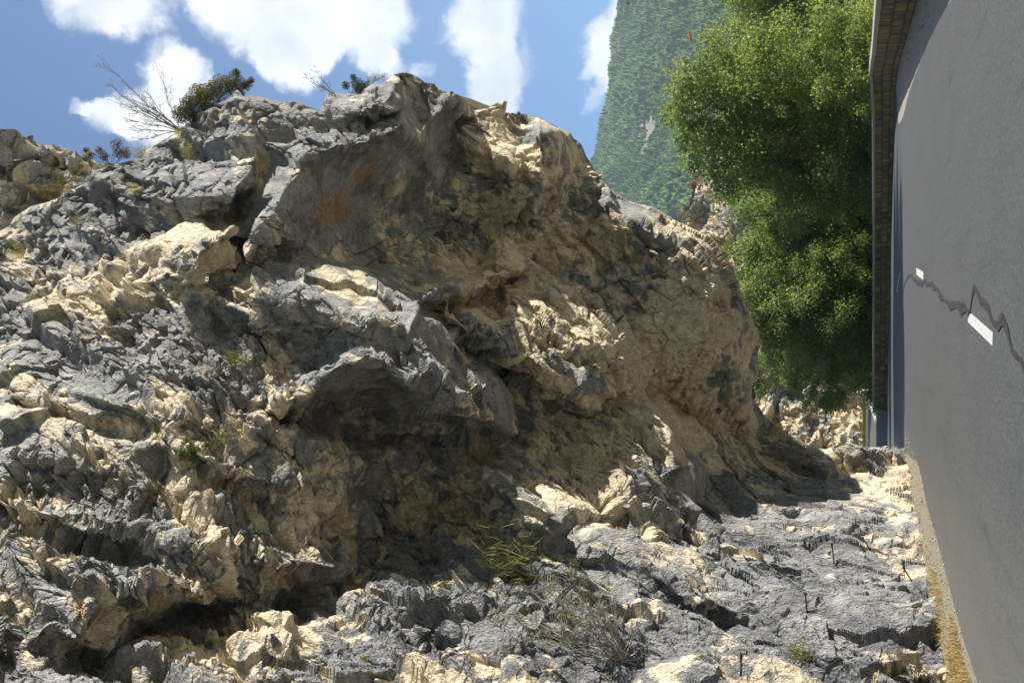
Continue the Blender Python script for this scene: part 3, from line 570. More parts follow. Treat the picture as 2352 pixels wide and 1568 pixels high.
vl = [(-8.5,-12),(-8,0),(-7.2,12)]+[tuple(np.array(p)+(-1.0, 0)) for p in foot[::-1]]+[(-6,45),(-9,60)]
vr = [(x+.12, y) for x, y in road_left if y < 61]
tag(strip('verge', vl, vr, -.004, VERGE, 200, 6, 12, lambda x, y: .01*np.sin(x*5+y*3)*0), kind='structure')
rsx = road_right[:14]
tag(strip('gravel_shoulder', [(x-.15, y) for x, y in rsx], [(4.4,-12),(5.2,0),(6.6,12)]+[tuple(p) for p in WALL[(WALL[:, 1] > 18) & (WALL[:, 1] < 58)][::10]], -.001, gravel_mat('shoulder_gravel', (.33, .31, .26), (.40, .37, .31)), 200, 6, 8), kind='structure')
# road beyond the bend, climbing
def far_road():
    A = [at(2050,900,84),at(2036,960,86),at(2036,1060,86)]; n = 16; V = []
    L0 = np.array([gnd(2039,880), gnd(2037,960), gnd(2036,1080)]); L1 = np.array([at(1986.5,880,118), at(1987,960,112), at(1988.5,1080,106)])
    for i in range(n+1):
        t = i/n; V += [*(L0*(1-t)+L1*t)]
    V = np.array(V); V[:, 2] += .012
    F = [(i*3+j, i*3+j+1, i*3+j+4, i*3+j+3) for i in range(n) for j in range(2)]
    return mesh_np('road', V, F, ASPH, True)
tag(far_road(), kind='structure')
# paint and tar
def flat_poly(name, px, z, mat, world=False):
    P = [np.array([*gnd(*p)[:2], z]) for p in px]; me = bpy.data.meshes.new(name); me.from_pydata([tuple(p) for p in P], [], [tuple(range(len(P)))]); me.materials.append(mat)
    o = bpy.data.objects.new(name, me); sc.collection.objects.link(o); return o
def paint_mat():
    mt, nt, b = newmat('road_paint'); k = NB(nt); n = k.noise(k.pos(), 30, 5, .7); c = k.mix(k.mapr(n, .5, .68, 0, .75), (.66, .66, .64), (.2, .2, .2)); nt.links.new(c, b.inputs['Base Color']); b.inputs['Roughness'].default_value = .7; return mt
PAINT = paint_mat(); Z5 = lambda a, b: (1895+a*.3296, 574+b*.3296)
for q in ([(1001,500),(1008,448),(1030,444),(1178,574),(1176,668)],[(640,125),(688,152),(689,210),(640,172)],[(524,160),(521,163),(499,292),(504,294)]):
    tag(flat_poly('road_marking', [Z5(*p) for p in q], .013, PAINT), kind='structure')
def tar():
    mt, nt, b = newmat('tar_seal'); k = NB(nt); n = k.noise(k.pos(), 9, 4, .6); nt.links.new(k.mix(k.mapr(n, .3, .7), (.028, .029, .031), (.05, .05, .052)), b.inputs['Base Color']); b.inputs['Roughness'].default_value = .6
    rng = random.Random(4); V = []; F = []
    for px, w0 in (([(528,375),(542,310),(556,240),(575,195),(600,174),(618,195),(640,222),(665,240),(700,225),(735,245),(770,262),(795,290),(815,325),(845,355),(875,375),(915,378),(955,398),(985,425),(1012,440)],.15),
                   ([(1012,440),(1022,400),(1035,330),(1050,268),(1066,300),(1088,362),(1104,348),(1130,392),(1160,440),(1185,490),(1215,512),(1250,500),(1285,540),(1298,620),(1306,700),(1340,745),(1375,775),(1400,830),(1450,880),(1520,900)],.12)):
        P = np.array([gnd(*Z5(*p))[:2] for p in px]); s_ = np.concatenate([[0], np.cumsum(np.linalg.norm(np.diff(P, axis=0), axis=1))]); n = int(s_[-1]/.12); t = np.linspace(0, s_[-1], n)
        Q = np.stack([np.interp(t, s_, P[:, i]) for i in (0, 1)], 1); j = np.stack([fbm(np.stack([t*2.2, t*0+i*9, t*0], 1), 3, 5) for i in (0, 1)], 1)*.07; Q = Q+j
        T = np.gradient(Q, axis=0); T /= np.linalg.norm(T, axis=1, keepdims=True); Nn = np.stack([-T[:, 1], T[:, 0]], 1); wd = w0*.72*(.5+.5*fbm(np.stack([t*1.7, t*0, t*0+3], 1), 3, 8))
        b0 = len(V); A = Q+Nn*wd[:, None]; B = Q-Nn*wd[:, None]
        for i in range(n): V += [(A[i, 0], A[i, 1], .0165), (B[i, 0], B[i, 1], .0165)]
        F += [(b0+2*i, b0+2*i+1, b0+2*i+3, b0+2*i+2) for i in range(n-1)]
    return mesh_np('crack_seal', V, F, mt)
tag(tar(), kind='structure')

# ------------------------------------------------------------------ parapet wall
def stone_mat(name, base, var, bumpd=.02, attr=None):
    mt, nt, b = newmat(name); k = NB(nt); P = k.pos(); n = k.noise(P, 6, 6, .65); n2 = k.noise(P, 40, 3, .7)
    src = k.attr(attr).outputs['Color'] if attr else base
    c = k.mix(k.mapr(n, .35, .65, 0, 1), src, var) if not attr else k.mix(k.mapr(n, .4, .7, 0, .45), src, var)
    c = k.mix(k.mapr(n2, .45, .75, 0, .5), c, (.06, .055, .05)); nt.links.new(c, b.inputs['Base Color']); b.inputs['Roughness'].default_value = .9
    nt.links.new(k.bump(k.math('ADD', n, k.math('MULTIPLY', n2, .4)), .8, bumpd), b.inputs['Normal']); return mt
def box_np(V, F, o, T, Nn, l, hh, dep, rng, jit=.012, zf=0):
    """block with its front at o, running l along T, hh up and dep along Nn, edges eased"""
    b0 = len(V); e = min(l, hh)*.12
    for (dd, ins) in ((0, e), (e*.7, 0), (dep, 0)):
        for (a, c) in ((ins, ins), (l-ins, ins), (l-ins, hh-ins), (ins, hh-ins)):
            j = rng.uniform(-jit, jit)
            V.append((o[0]+T[0]*a+Nn[0]*(dd+j), o[1]+T[1]*a+Nn[1]*(dd+j), o[2]+c+rng.uniform(-jit, jit)*.4))
    F.append((b0, b0+1, b0+2, b0+3)); F.append((b0+11, b0+10, b0+9, b0+8))
    for r_ in (0, 4):
        for i in range(4): F.append((b0+r_+i, b0+r_+4+i, b0+r_+4+(i+1) % 4, b0+r_+(i+1) % 4))
def wall_curve(W):
    T = np.gradient(W, axis=0); T /= np.linalg.norm(T, axis=1, keepdims=True); N = np.stack([T[:, 1], -T[:, 0]], 1)   # N points away from the road
    s_ = np.concatenate([[0], np.cumsum(np.linalg.norm(np.diff(W, axis=0), axis=1))]); return s_, T, N
def build_wall(W, label, seed=1, height=None):
    rng = random.Random(seed); s_, T, N = wall_curve(W); root = empty('parapet_wall', (W[0, 0], W[0, 1], 0), label, 'wall')
    inv = Vector((-W[0, 0], -W[0, 1], 0)); L = s_[-1]
    P_at = lambda q: np.array([np.interp(q, s_, W[:, 0]), np.interp(q, s_, W[:, 1])]); H = height or (lambda y: 1.08)
    # core
    n = int(L/.35); V = []; F = []
    for i in range(n+1):
        q = L*i/n; p = P_at(q); nn = np.array([np.interp(q, s_, N[:, 0]), np.interp(q, s_, N[:, 1])]); h_ = H(p[1])-.14
        for (o_, z) in ((.035, -.6), (.035, h_), (.42, h_), (.42, -3.5)): V.append((*(p+nn*o_), z))
    for i in range(n):
        for k in range(4): F.append((4*i+k, 4*i+(k+1) % 4, 4*i+4+(k+1) % 4, 4*i+4+k))
    F += [(0, 3, 2, 1), (4*n, 4*n+1, 4*n+2, 4*n+3)]
    V = np.array(V)+np.array(inv); core = mesh_np('masonry', V, F, stone_mat('mortar', (.11, .085, .055), (.16, .125, .085)), False, root)
    # stones
    V = []; F = []; C = []
    rows = [(0.0, .17), (.19, .34), (.55, .37)]
    for r_, (z0, zh) in enumerate(rows):
        q = rng.uniform(0, .2)
        while q < L-.5:
            l = rng.uniform(.16, .42) if r_ else rng.uniform(.2, .5); p = P_at(q); p2 = P_at(min(q+l, L)); t = (p2-p)/np.linalg.norm(p2-p); nn = np.array([t[1], -t[0]])
            sc_ = (H(p[1])-.14)/.92; k0 = len(V); o_ = p-nn*rng.uniform(.0, .035)
            box_np(V, F, (o_[0], o_[1], (z0+.012+rng.uniform(0, .02))*sc_), t, nn, l-.022, (zh-.02)*sc_*rng.uniform(.9, 1), .12, rng)
            t_ = rng.random(); c = np.array(rng.choice([(.27, .20, .12), (.21, .16, .105), (.17, .135, .09), (.34, .24, .12), (.42, .30, .14), (.23, .18, .12)]))*rng.uniform(.75, 1.15)
            C += [(*c, 1)]*(len(V)-k0); q += l
    mesh_np('stone_facing', np.array(V)+np.array(inv), F, stone_mat('wall_stone', (.2, .18, .15), (.10, .095, .08), .015, 'tone'), False, root, {'tone': ('FLOAT_COLOR', C)})
    # coping
    V = []; F = []; n = int(L/.3)
    for i in range(n+1):
        q = L*i/n; p = P_at(q); nn = np.array([np.interp(q, s_, N[:, 0]), np.interp(q, s_, N[:, 1])]); h_ = H(p[1]); j = .012*math.sin(q*1.9)+.008*math.sin(q*5.1)
        for (o_, z) in ((-.055+j, h_-.145), (-.06+j, h_-.02), (-.045+j, h_), (.48, h_+.01), (.50, h_-.02), (.50, h_-.145)): V.append((*(p+nn*o_), z+rng.uniform(-.003, .003)))
    for i in range(n):
        for k in range(6): F.append((6*i+k, 6*i+(k+1) % 6, 6*i+6+(k+1) % 6, 6*i+6+k))
    me = bpy.data.meshes.new('coping'); me.from_pydata([tuple(np.array(v)+np.array(inv)) for v in V], [], F+[tuple(range(5, -1, -1)), tuple(6*n+k for k in range(6))]); me.materials.append(stone_mat('coping_concrete', (.50, .475, .43), (.40, .38, .34)))
    o = bpy.data.objects.new('coping', me); sc.collection.objects.link(o); o.parent = root
    # broken end: rubble core showing
    V = []; F = []; C = []; p = P_at(L); t = T[-1]; nn = N[-1]
    for (a, z) in ((0, .0), (.17, .02), (0, .27), (.2, .3), (0, .55), (.2, .58), (.05, .78)):
        box_np(V, F, (*(p+t*rng.uniform(-.05, .0)+nn*a+(-nn*.03)), z), nn, t*0+t, .2 if a < .2 else .22, .25, .16+rng.uniform(0, .14), rng, .03) if 0 else box_np(V, F, (*(p+nn*a+t*rng.uniform(.08, .2)), z), nn, -t, .21, .25, .4, rng, .03)
        C += [(.46*rng.uniform(.8, 1.1), .42, .34, 1)]*12
    mesh_np('broken_end', np.array(V)+np.array(inv), F, stone_mat('rubble_stone', (.45, .42, .36), (.3, .28, .24)), False, root)
    return root
WH = lambda y: float(np.interp(y, [0, 30, 44, 53, 57, 60, 70, 100], [1.07, 1.07, 1.16, 1.27, 1.2, 1.13, 1.08, 1.06]))
build_wall(WALL, 'long curved roadside parapet of dark rough stone under a pale concrete coping', 1, WH)
# short piece of parapet beyond the gap, standing at the edge of the climbing road
W2 = smooth_curve([tuple(at(2030,985,93)[:2]), tuple(at(2010,945,98)[:2]), tuple(at(1995,915,104)[:2]), tuple(at(1992,904,110)[:2])], 60, 10)
def low_kerb():
    s_, T, N = wall_curve(W2); V = []; F = []; n = 40; rt = empty('kerb_wall', (W2[0, 0], W2[0, 1], 0), 'low pale concrete wall at the edge of the climbing road past the broken parapet end', 'wall')
    for i in range(n):
        q = s_[-1]*i/(n-1); p = np.array([np.interp(q, s_, W2[:, 0]), np.interp(q, s_, W2[:, 1])]); nn = np.array([np.interp(q, s_, N[:, 0]), np.interp(q, s_, N[:, 1])]); z = .25+1.55*i/(n-1)
        for (o_, dz) in ((0, -1.5), (0, .42), (.03, .45), (.42, .45), (.45, .42), (.45, -1.5)): V.append((*(p+nn*o_-W2[0]), z+dz))
    for i in range(n-1):
        for k in range(6): F.append((6*i+k, 6*i+(k+1) % 6, 6*i+6+(k+1) % 6, 6*i+6+k))
    mesh_np('wall_face', V, F, bpy.data.materials['coping_concrete'], False, rt)
low_kerb()

# ------------------------------------------------------------------ leaves, twigs, grass
def leaf_mat(name, trans=.35, rough=.5, gloss=.3):
    if name in bpy.data.materials: return bpy.data.materials[name]
    mt, nt, b = newmat(name); k = NB(nt); c = k.attr('tone').outputs['Color']; nt.links.new(c, b.inputs['Base Color']); b.inputs['Roughness'].default_value = rough; b.inputs['Specular IOR Level'].default_value = gloss
    t = nt.nodes.new('ShaderNodeBsdfTranslucent'); c2 = k.mix(1.0, c, (1.2, 1.3, .8), 'MULTIPLY'); nt.links.new(c2, t.inputs[0]); mx = nt.nodes.new('ShaderNodeMixShader'); mx.inputs[0].default_value = trans
    nt.links.new(b.outputs[0], mx.inputs[1]); nt.links.new(t.outputs[0], mx.inputs[2]); nt.links.new(mx.outputs[0], nt.nodes['Material Output'].inputs[0]); return mt
def bark_mat(name, c1, c2):
    if name in bpy.data.materials: return bpy.data.materials[name]
    mt, nt, b = newmat(name); k = NB(nt); n = k.noise(k.pos(), 12, 4, .6); nt.links.new(k.mix(k.mapr(n, .3, .7), c1, c2), b.inputs['Base Color']); b.inputs['Roughness'].default_value = .9; return mt
def leaves(name, cen, size, rng, mat, parent, cols, aspect=.75, up=.3, loc=(0, 0, 0)):
    """cen (n,3): one four-cornered leaf at each place"""
    n = len(cen); nrm = rng.normal(size=(n, 3)); nrm[:, 2] += up; nrm /= np.linalg.norm(nrm, axis=1, keepdims=True)
    t = np.cross(nrm, rng.normal(size=(n, 3))); t /= np.linalg.norm(t, axis=1, keepdims=True); b = np.cross(nrm, t); s = size*rng.uniform(.6, 1.25, (n, 1))
    V = np.stack([cen-t*s*.55, cen+b*s*aspect*.5+nrm*s*.08, cen+t*s*.55, cen-b*s*aspect*.5+nrm*s*.08], 1).reshape(-1, 3)-np.array(loc)
    F = np.arange(4*n).reshape(-1, 4); C = np.repeat(np.concatenate([np.clip(cols, .003, .9), np.ones((n, 1))], 1), 4, axis=0)
    return mesh_np(name, V, F, mat, False, parent, {'tone': ('FLOAT_COLOR', C)})
def tubes(name, paths, mat, parent, loc=(0, 0, 0), sides=5):
    V = []; F = []
    for pts, r0, r1 in paths:
        P = np.array(pts, float); T = np.gradient(P, axis=0); T /= np.linalg.norm(T, axis=1, keepdims=True)+1e-9; n = len(P); b0 = len(V)
        ref = np.array([.3, .2, .9]); A = np.cross(T, ref); A /= np.linalg.norm(A, axis=1, keepdims=True)+1e-9; B = np.cross(T, A)
        for i in range(n):
            r = r0+(r1-r0)*i/(n-1)
            for s in range(sides):
                a = 2*math.pi*s/sides; V.append(P[i]+(A[i]*math.cos(a)+B[i]*math.sin(a))*r-np.array(loc))
        for i in range(n-1):
            for s in range(sides): F.append((b0+i*sides+s, b0+i*sides+(s+1) % sides, b0+(i+1)*sides+(s+1) % sides, b0+(i+1)*sides+s))
    return mesh_np(name, np.array(V), F, mat, True, parent)
def bend(a, b, rng, k=6, w=.12, sag=0.0):
    a, b = np.array(a, float), np.array(b, float); L = np.linalg.norm(b-a); t = np.linspace(0, 1, k)[:, None]
    off = np.cumsum(rng.normal(size=(k, 3)), 0)*w*L/k; off -= off[0]+(off[-1]-off[0])*t; P = a*(1-t)+b*t+off; P[:, 2] += sag*L*np.sin(t[:, 0]*math.pi); return P
LEAF_G = np.array([.155, .215, .065]); LEAF_Y = np.array([.33, .37, .15]); LEAF_D = np.array([.075, .125, .040])
def make_tree(seed, H, r, crown_h, nleaf, tint, leaf=.13):
    """crown reaches from H-crown_h to H; trunk stands at 0,0,0"""
    rng = np.random.default_rng(seed); root = empty('tree', (0, 0, 0), 'tree', 'tree')
    nc = int(330); cen = []
    while len(cen) < nc:
        q = rng.uniform(-1, 1, 3); m_ = np.linalg.norm(q)
        if m_ > 1 or m_ < .25: continue
        z = (q[2]+1)/2; rad = rng.choice([.9, 1., 1.05, 1.28], p=[.3, .35, .25, .1])*r*(1.08-.45*z**1.6)*(1+.22*math.sin(3*math.atan2(q[1], q[0])+seed)+.12*math.sin(7*math.atan2(q[1], q[0])+seed*2+z*5))
        cen.append((q[0]*rad, q[1]*rad, H-crown_h+z*crown_h*(1+.0*q[0])))
    cen = np.array(cen); cr = r*rng.uniform(.05, .17, nc)
    paths = []; lean = rng.normal(size=2)*.04*H; trunk = np.stack([np.linspace(0, lean[0], 9)+rng.normal(size=9)*.08, np.linspace(0, lean[1], 9)+rng.normal(size=9)*.08, np.linspace(0, H*.93, 9)], 1); paths.append((trunk, .019*H, .003*H))
    for i in range(nc):
        hz = max(.15*H, cen[i, 2]-np.hypot(*cen[i, :2])*rng.uniform(.5, 1.0)); k = hz/(H*.93)*8; a = np.array([np.interp(k, range(9), trunk[:, j]) for j in range(3)])
        if i % 4 == 0: paths.append((bend(a, cen[i], rng, 6, .25, .05), .0065*H*rng.uniform(.5, 1.3), .012))
        for _ in range(2):
            paths.append((bend(cen[i], cen[i]+rng.normal(size=3)*cr[i]*1.0, rng, 4, .2), .02, .006))
    tubes('trunk', paths, bark_mat('bark', (.07, .06, .05), (.16, .145, .125)), root)
    wts = cr**2; wts /= wts.sum(); ci = rng.choice(nc, nleaf, p=wts); d = rng.normal(size=(nleaf, 3)); d *= .66
    P = cen[ci]+d*cr[ci][:, None]*np.array([1, 1, .8]); P += (fbm(P*.9, 2, seed)[:, None])*.25
    tone = rng.uniform(0, 1, nc)[ci]*.55+rng.uniform(0, 1, nleaf)*.45+tint; tone = np.clip(tone, 0, 1.15)[:, None]
    C = np.where(tone < .5, LEAF_D*(1-tone*2)+LEAF_G*tone*2, LEAF_G*(2-tone*2)+LEAF_Y*(tone*2-1)); C = C*rng.uniform(.7, 1.35, (nleaf, 1))
    odd = rng.random(nleaf) < .03; C[odd] = (.42, .40, .16)
    leaves('crown', P, leaf, rng, leaf_mat('leaf', .5, .45, .35), root, C, .8, .5)
    return root
def copy_thing(root):
    c = root.copy(); sc.collection.objects.link(c)
    for ch in root.children:
        q = ch.copy(); sc.collection.objects.link(q); q.parent = c
    return c
NL = 30000 if QUICK else 125000
protos = {}
def tree_at(kind, xt, y, D, scale, rot, label, base=-9):
    """top of the crown sits where (xt, y) is seen at distance D"""
    top = at(xt, y, D) if D else np.array([xt, y, base+26.]); H0 = {'a': 24, 'b': 22, 'c': 20, 'd': 26}[kind]
    if kind not in protos:
        prm = {'a': (11, 24, 7.0, 19, int(NL*.8), .08, .19), 'b': (23, 22, 6.2, 18, int(NL*.7), .34, .17), 'c': (37, 20, 5.2, 17, int(NL*.55), .18, .18), 'd': (51, 26, 4.8, 6, int(NL*.2), .1, .25)}[kind]; protos[kind] = make_tree(*prm); o = protos[kind]
    else: o = copy_thing(protos[kind])
    base = max(base, -13); hh = (top[2]-base)/H0; o.location = (top[0], top[1], base); o.scale = (scale, scale, hh); o.rotation_euler[2] = rot; o['label'] = label; o['group'] = 'broadleaf trees beyond the parapet'
tree_at('a', 1520, 275, 76, 1.0, .3, 'largest broadleaf tree beyond the parapet, reaching highest in front of the mountain')
tree_at('b', 1625, 115, 105, 1.05, 1.7, 'pale yellow-green tree standing behind and right of the largest tree', -8)
tree_at('b', 1645, 0, 98, 1.0, 4.1, 'yellow-green tree at the right edge of the trees, cut by the frame', -8)
tree_at('a', 1660, -40, 84, .85, 2.2, 'darker green tree leaning in at the right edge just above the parapet', -9)
tree_at('b', 1612, 425, 112, .8, 5.2, 'yellowish tree growing in front of the pale rock pinnacle', -8)
tree_at('c', 1725, 545, 94, .8, 0.4, 'small tree in front of the grey streaked foot of the far pale rock', -6)
tree_at('c', 1655, 610, 90, 1.1, .9, 'mid green tree left of the largest tree, its top level with the grey rock', -8)
tree_at('a', 1680, 700, 88, .85, 4.0, 'bright green tree showing just past the overhanging boulder', -8)
tree_at('c', 1700, 810, 94, .95, 2.5, 'leftmost tree, hanging low beside the dark side of the boulder', -6)
tree_at('c', 1760, 400, 76, .9, 3.3, 'low bushy tree in the middle right behind the parapet coping', -9)
tree_at('c', 1800, 180, 68, .8, 1.3, 'low tree behind the highest part of the parapet', -9)
tree_at('b', 1700, 200, 92, .9, 3.0, 'sunlit yellow-green tree between the largest tree and the parapet', -9)
tree_at('a', 1800, 590, 84, .6, 5.5, 'low dark green tree behind the middle of the parapet', -9)
tree_at('c', 1690, 490, 86, .8, 4.4, 'slim tree filling the dip between the largest tree and the bright green one')
tree_at('b', 1720, 350, 88, .8, 2.9, 'sunlit tree directly left of and below the largest crown')
tree_at('c', 1830, 735, 90, .55, .2, 'small tree behind the far dark end of the parapet', -7)

for i_, (x_, y_) in enumerate(((22.5,49),(24.5,55.5),(28.5,61))):
    tree_at('d', x_, y_, 0, .85+.03*i_, i_*2.0, 'tall bare-stemmed tree standing right of the picture behind the parapet', (-9.5, -9, -6.5)[i_])
def off(P, dx, dy, toward=0.0):         # a step of (dx, dy) picture units at the depth of P, and towards the road
    d = float((P-C0)@Fv); return P+(-dy/FPX*d)*Rv+(-dx/FPX*d)*Uv-Fv*toward
def shrub(name, base, clumps, nleaf, leaf, cA, cB, label, cat='shrub', twigs=3, twig_c=((.10, .085, .065), (.2, .18, .15)), seed=0, trans=.25, group=None, bare=(), P=None, tr=.006):
    rng = np.random.default_rng(seed+7); P0 = on_rock(*base)[0] if P is None else P; root = empty(name, tuple(P0), label, cat, group); paths = []; cs = []; rs = []
    for (x, y, r) in clumps:
        c = off(P0, x-base[0], y-base[1], rng.uniform(-.2, .25)); d = float((P0-C0)@Fv); cs.append(c); rs.append(r/FPX*d)
        main = bend(P0, c, rng, 6, .25); paths.append((main, tr*2.2, tr))
        for _ in range(twigs): paths.append((bend(main[rng.integers(2, 6)], c+rng.normal(size=3)*rs[-1]*.8, rng, 4, .2), tr, tr*.5))
    for (x, y) in bare:
        c = off(P0, x-base[0], y-base[1], rng.uniform(-.3, .3)); main = bend(P0, c, rng, 8, .12, .03); paths.append((main, tr*2.2, tr*.7))
        L = np.linalg.norm(c-P0)
        for _ in range(15):
            q = main[rng.integers(2, 8)]; e = q+(main[-1]-main[0])/L*L*rng.uniform(.08, .25)+rng.normal(size=3)*L*.07; paths.append((bend(q, e, rng, 4, .2), tr*.9, tr*.45)); cs.append(e); rs.append(L*.05)
    tubes('stems', paths, bark_mat('twig_%d' % int(twig_c[0][0]*1000), *twig_c), root, P0, 4)
    if nleaf:
        cs = np.array(cs); rs = np.array(rs); wt = rs**1.6; wt /= wt.sum(); ci = rng.choice(len(cs), nleaf, p=wt); d = rng.normal(size=(nleaf, 3)); d /= np.linalg.norm(d, axis=1, keepdims=True); d *= rng.uniform(0, 1, (nleaf, 1))**.5*1.15
        t = rng.random((nleaf, 1)); C = np.array(cA)*(1-t)+np.array(cB)*t
        leaves('foliage', cs[ci]+d*rs[ci][:, None], leaf, rng, leaf_mat('shrub_leaf', trans, .6, .2), root, C*rng.uniform(.7, 1.3, (nleaf, 1)), .6, .3, P0)
    return root
shrub('leafy_bush', (447,262), [(425,238,20),(448,216,24),(475,222,26),(500,200,26),(530,188,22),(556,190,12),(440,262,20),(412,262,20),(535,165,9),(570,182,7),(470,250,16),(545,212,10)], 11000, .055, (.06,.068,.018), (.19,.165,.045), 'dense dark green bush on the skyline of the cliff against the clouds', 'bush', 4, seed=1)
shrub('bare_shrub', (415,300), [], 1700, .036, (.16,.13,.06), (.2,.16,.1), 'straggly almost leafless shrub spreading left of the dense skyline bush', 'shrub', 2, seed=2, bare=[(268,172),(262,200),(285,225),(330,250),(280,238),(368,168),(300,300),(330,320),(345,335),(355,250),(340,215),(310,280)], tr=.008)
shrub('evergreen_bush', (806,214), [(797,200,9),(820,190,14),(812,176,7),(838,197,12),(826,206,10)], 1800, .045, (.03,.055,.014), (.09,.12,.03), 'small green bush on top of the rock slab', 'bush', 4, seed=3)
shrub('dry_shrub', (852,194), [(845,182,9),(862,178,10),(880,175,10)], 500, .025, (.20,.18,.10), (.26,.22,.14), 'grey dry shrub between the green bush and the topmost rock', 'shrub', 14, ((.16,.145,.125), (.3, .28, .25)), seed=4)
shrub('sprig', (768,216), [], 160, .035, (.12,.12,.04), (.2,.18,.07), 'thin leaning sprig with few leaves at the left of the rock slab top', 'shrub', 1, seed=5, bare=[(728,166),(706,184),(712,178)], tr=.006)
shrub('reddish_shrub', (262,384), [(208,352,7),(216,362,8),(236,350,10),(246,364,11),(270,334,13),(272,352,12),(292,352,12),(300,362,8)], 1700, .05, (.10,.055,.03), (.17,.10,.045), 'brownish red leaved shrub on the skyline near the left edge', 'shrub', 4, seed=6)
shrub('olive_shrub', (150,440), [(112,445,14),(135,432,14),(160,422,14),(182,400,12),(196,384,9),(128,450,12)], 2200, .05, (.10,.10,.025), (.19,.15,.05), 'sprawling olive green shrub on the cliff below the skyline, near the left edge', 'shrub', 3, seed=8)
shrub('green_shrub', (6,345), [(4,338,10),(14,341,8),(0,330,8),(-14,325,14),(-6,310,8)], 900, .06, (.06,.09,.02), (.13,.14,.04), 'small green shrub on the rounded rock at the left frame edge', 'shrub', 3, seed=9, P=at(6,345,43.5))
shrub('green_shrub', (12,600), [(6,590,16),(20,575,12),(0,570,14),(8,610,10)], 1100, .05, (.05,.08,.02), (.11,.12,.04), 'dark green shrub in a hollow at the left frame edge', 'shrub', 3, seed=10)
shrub('ivy_clump', (442,1032), [(430,1018,12),(445,1030,14),(462,1026,10),(425,1038,12),(450,1046,12),(474,1018,6)], 1400, .05, (.06,.11,.02), (.14,.17,.04), 'bright green leafy clump low on the grey rock plates', 'plant', 3, seed=11)
shrub('scrub', (1430,1500), [(1214,1450,22),(1240,1420,16),(1345,1400,26),(1370,1380,18),(1310,1440,24),(1430,1475,14),(1492,1478,16),(1500,1500,10),(1280,1395,14),(1410,1370,18),(1265,1470,16)], 3600, .034, (.12,.13,.035), (.26,.25,.08), 'tangled scrub of pale bare twigs with yellow-green leaves at the foot of the cliff', 'scrub', 16, ((.30,.285,.265), (.44, .42, .39)), seed=12, tr=.0075, bare=[(1225,1340),(1340,1290),(1290,1370),(1400,1330),(1480,1400),(1520,1440),(1180,1470),(1250,1500),(1380,1420),(1340,1350),(1260,1340),(1310,1310),(1450,1430),(1200,1400)])
shrub('rusty_shrub', (1592,440), [(1588,425,10),(1592,445,8),(1586,460,9),(1580,490,12),(1586,515,10),(1572,480,9),(1560,500,9),(1594,405,6),(1576,508,9)], 2600, .19, (.20,.075,.03), (.28,.12,.05), 'rust-coloured shrubs growing along the top of the far pale rock', 'shrub', 2, seed=13, P=at(1596,440,164), tr=.05)
shrub('low_bush', (1860,872), [(1845,872,9),(1862,868,11),(1878,872,8),(1890,880,6)], 900, .16, (.035,.06,.02), (.10,.11,.035), 'low dark green bush on the pale bank past the bend', 'bush', 3, seed=14, P=at(1862,876,117), tr=.03)
shrub('low_bush', (1770,890), [(1752,888,12),(1775,882,12),(1800,884,12),(1825,893,9),(1765,898,8)], 1600, .16, (.06,.065,.02), (.15,.13,.045), 'brownish green bush on the bank right beside the overhanging boulder', 'bush', 3, seed=15, P=at(1780,893,118), tr=.03)

def tuft(name, pos, n, length, spread, cA, cB, label, seed=0, droop=.6, P=None, heads=0, cat='grass tuft'):
    rng = np.random.default_rng(seed+90); P0 = on_rock(*pos)[0] if P is None else P; N0 = on_rock(*pos)[1] if P is None else np.array([0, 0, 1.]); root = empty(name, tuple(P0), label, cat)
    V = []; F = []; C = []
    for i in range(n):
        b = rng.normal(size=3)*spread*.3; d = N0*.6+np.array([0, 0, .9])+rng.normal(size=3)*.45; d /= np.linalg.norm(d); L = length*rng.uniform(.5, 1.1); w = rng.uniform(.004, .009)*(1+length); s = np.cross(d, rng.normal(size=3)); s /= np.linalg.norm(s); k0 = len(V)
        for j in range(4):
            t = j/3; q = b+d*L*t+np.array([0, 0, -1])*droop*L*t*t*rng.uniform(.7, 1.0)*.5; ww = w*(1-t*.9); V += [q-s*ww, q+s*ww]
        F += [(k0+2*j, k0+2*j+1, k0+2*j+3, k0+2*j+2) for j in range(3)]; t = rng.random(); C += [(*(np.array(cA)*(1-t)+np.array(cB)*t), 1)]*8
    mesh_np('blades', np.array(V), F, leaf_mat('grass_blade', .3, .7, .15), False, root, {'tone': ('FLOAT_COLOR', C)})
    if heads:
        paths = []
        for i in range(heads):
            d = np.array([.5, -.1+.4*rng.normal(), .8+.1*rng.normal()]); L = length*rng.uniform(1.9, 2.6); c = [np.array([0, 0, 0.])+d*L*t+np.array([.25, 0, -.35])*L*max(0, t-.6)**1.3 for t in np.linspace(0, 1, 8)]
            paths.append((c, .004, .003)); paths.append((c[-3:], .016, .004))
        tubes('seed_heads', paths, bark_mat('straw', (.38, .32, .2), (.48, .42, .28)), root, (0, 0, 0), 4)
    return root
ST = ((.30,.27,.12), (.45,.40,.22)); GR = ((.10,.13,.035), (.30,.28,.10)); GY = ((.22,.21,.14), (.34,.31,.22))
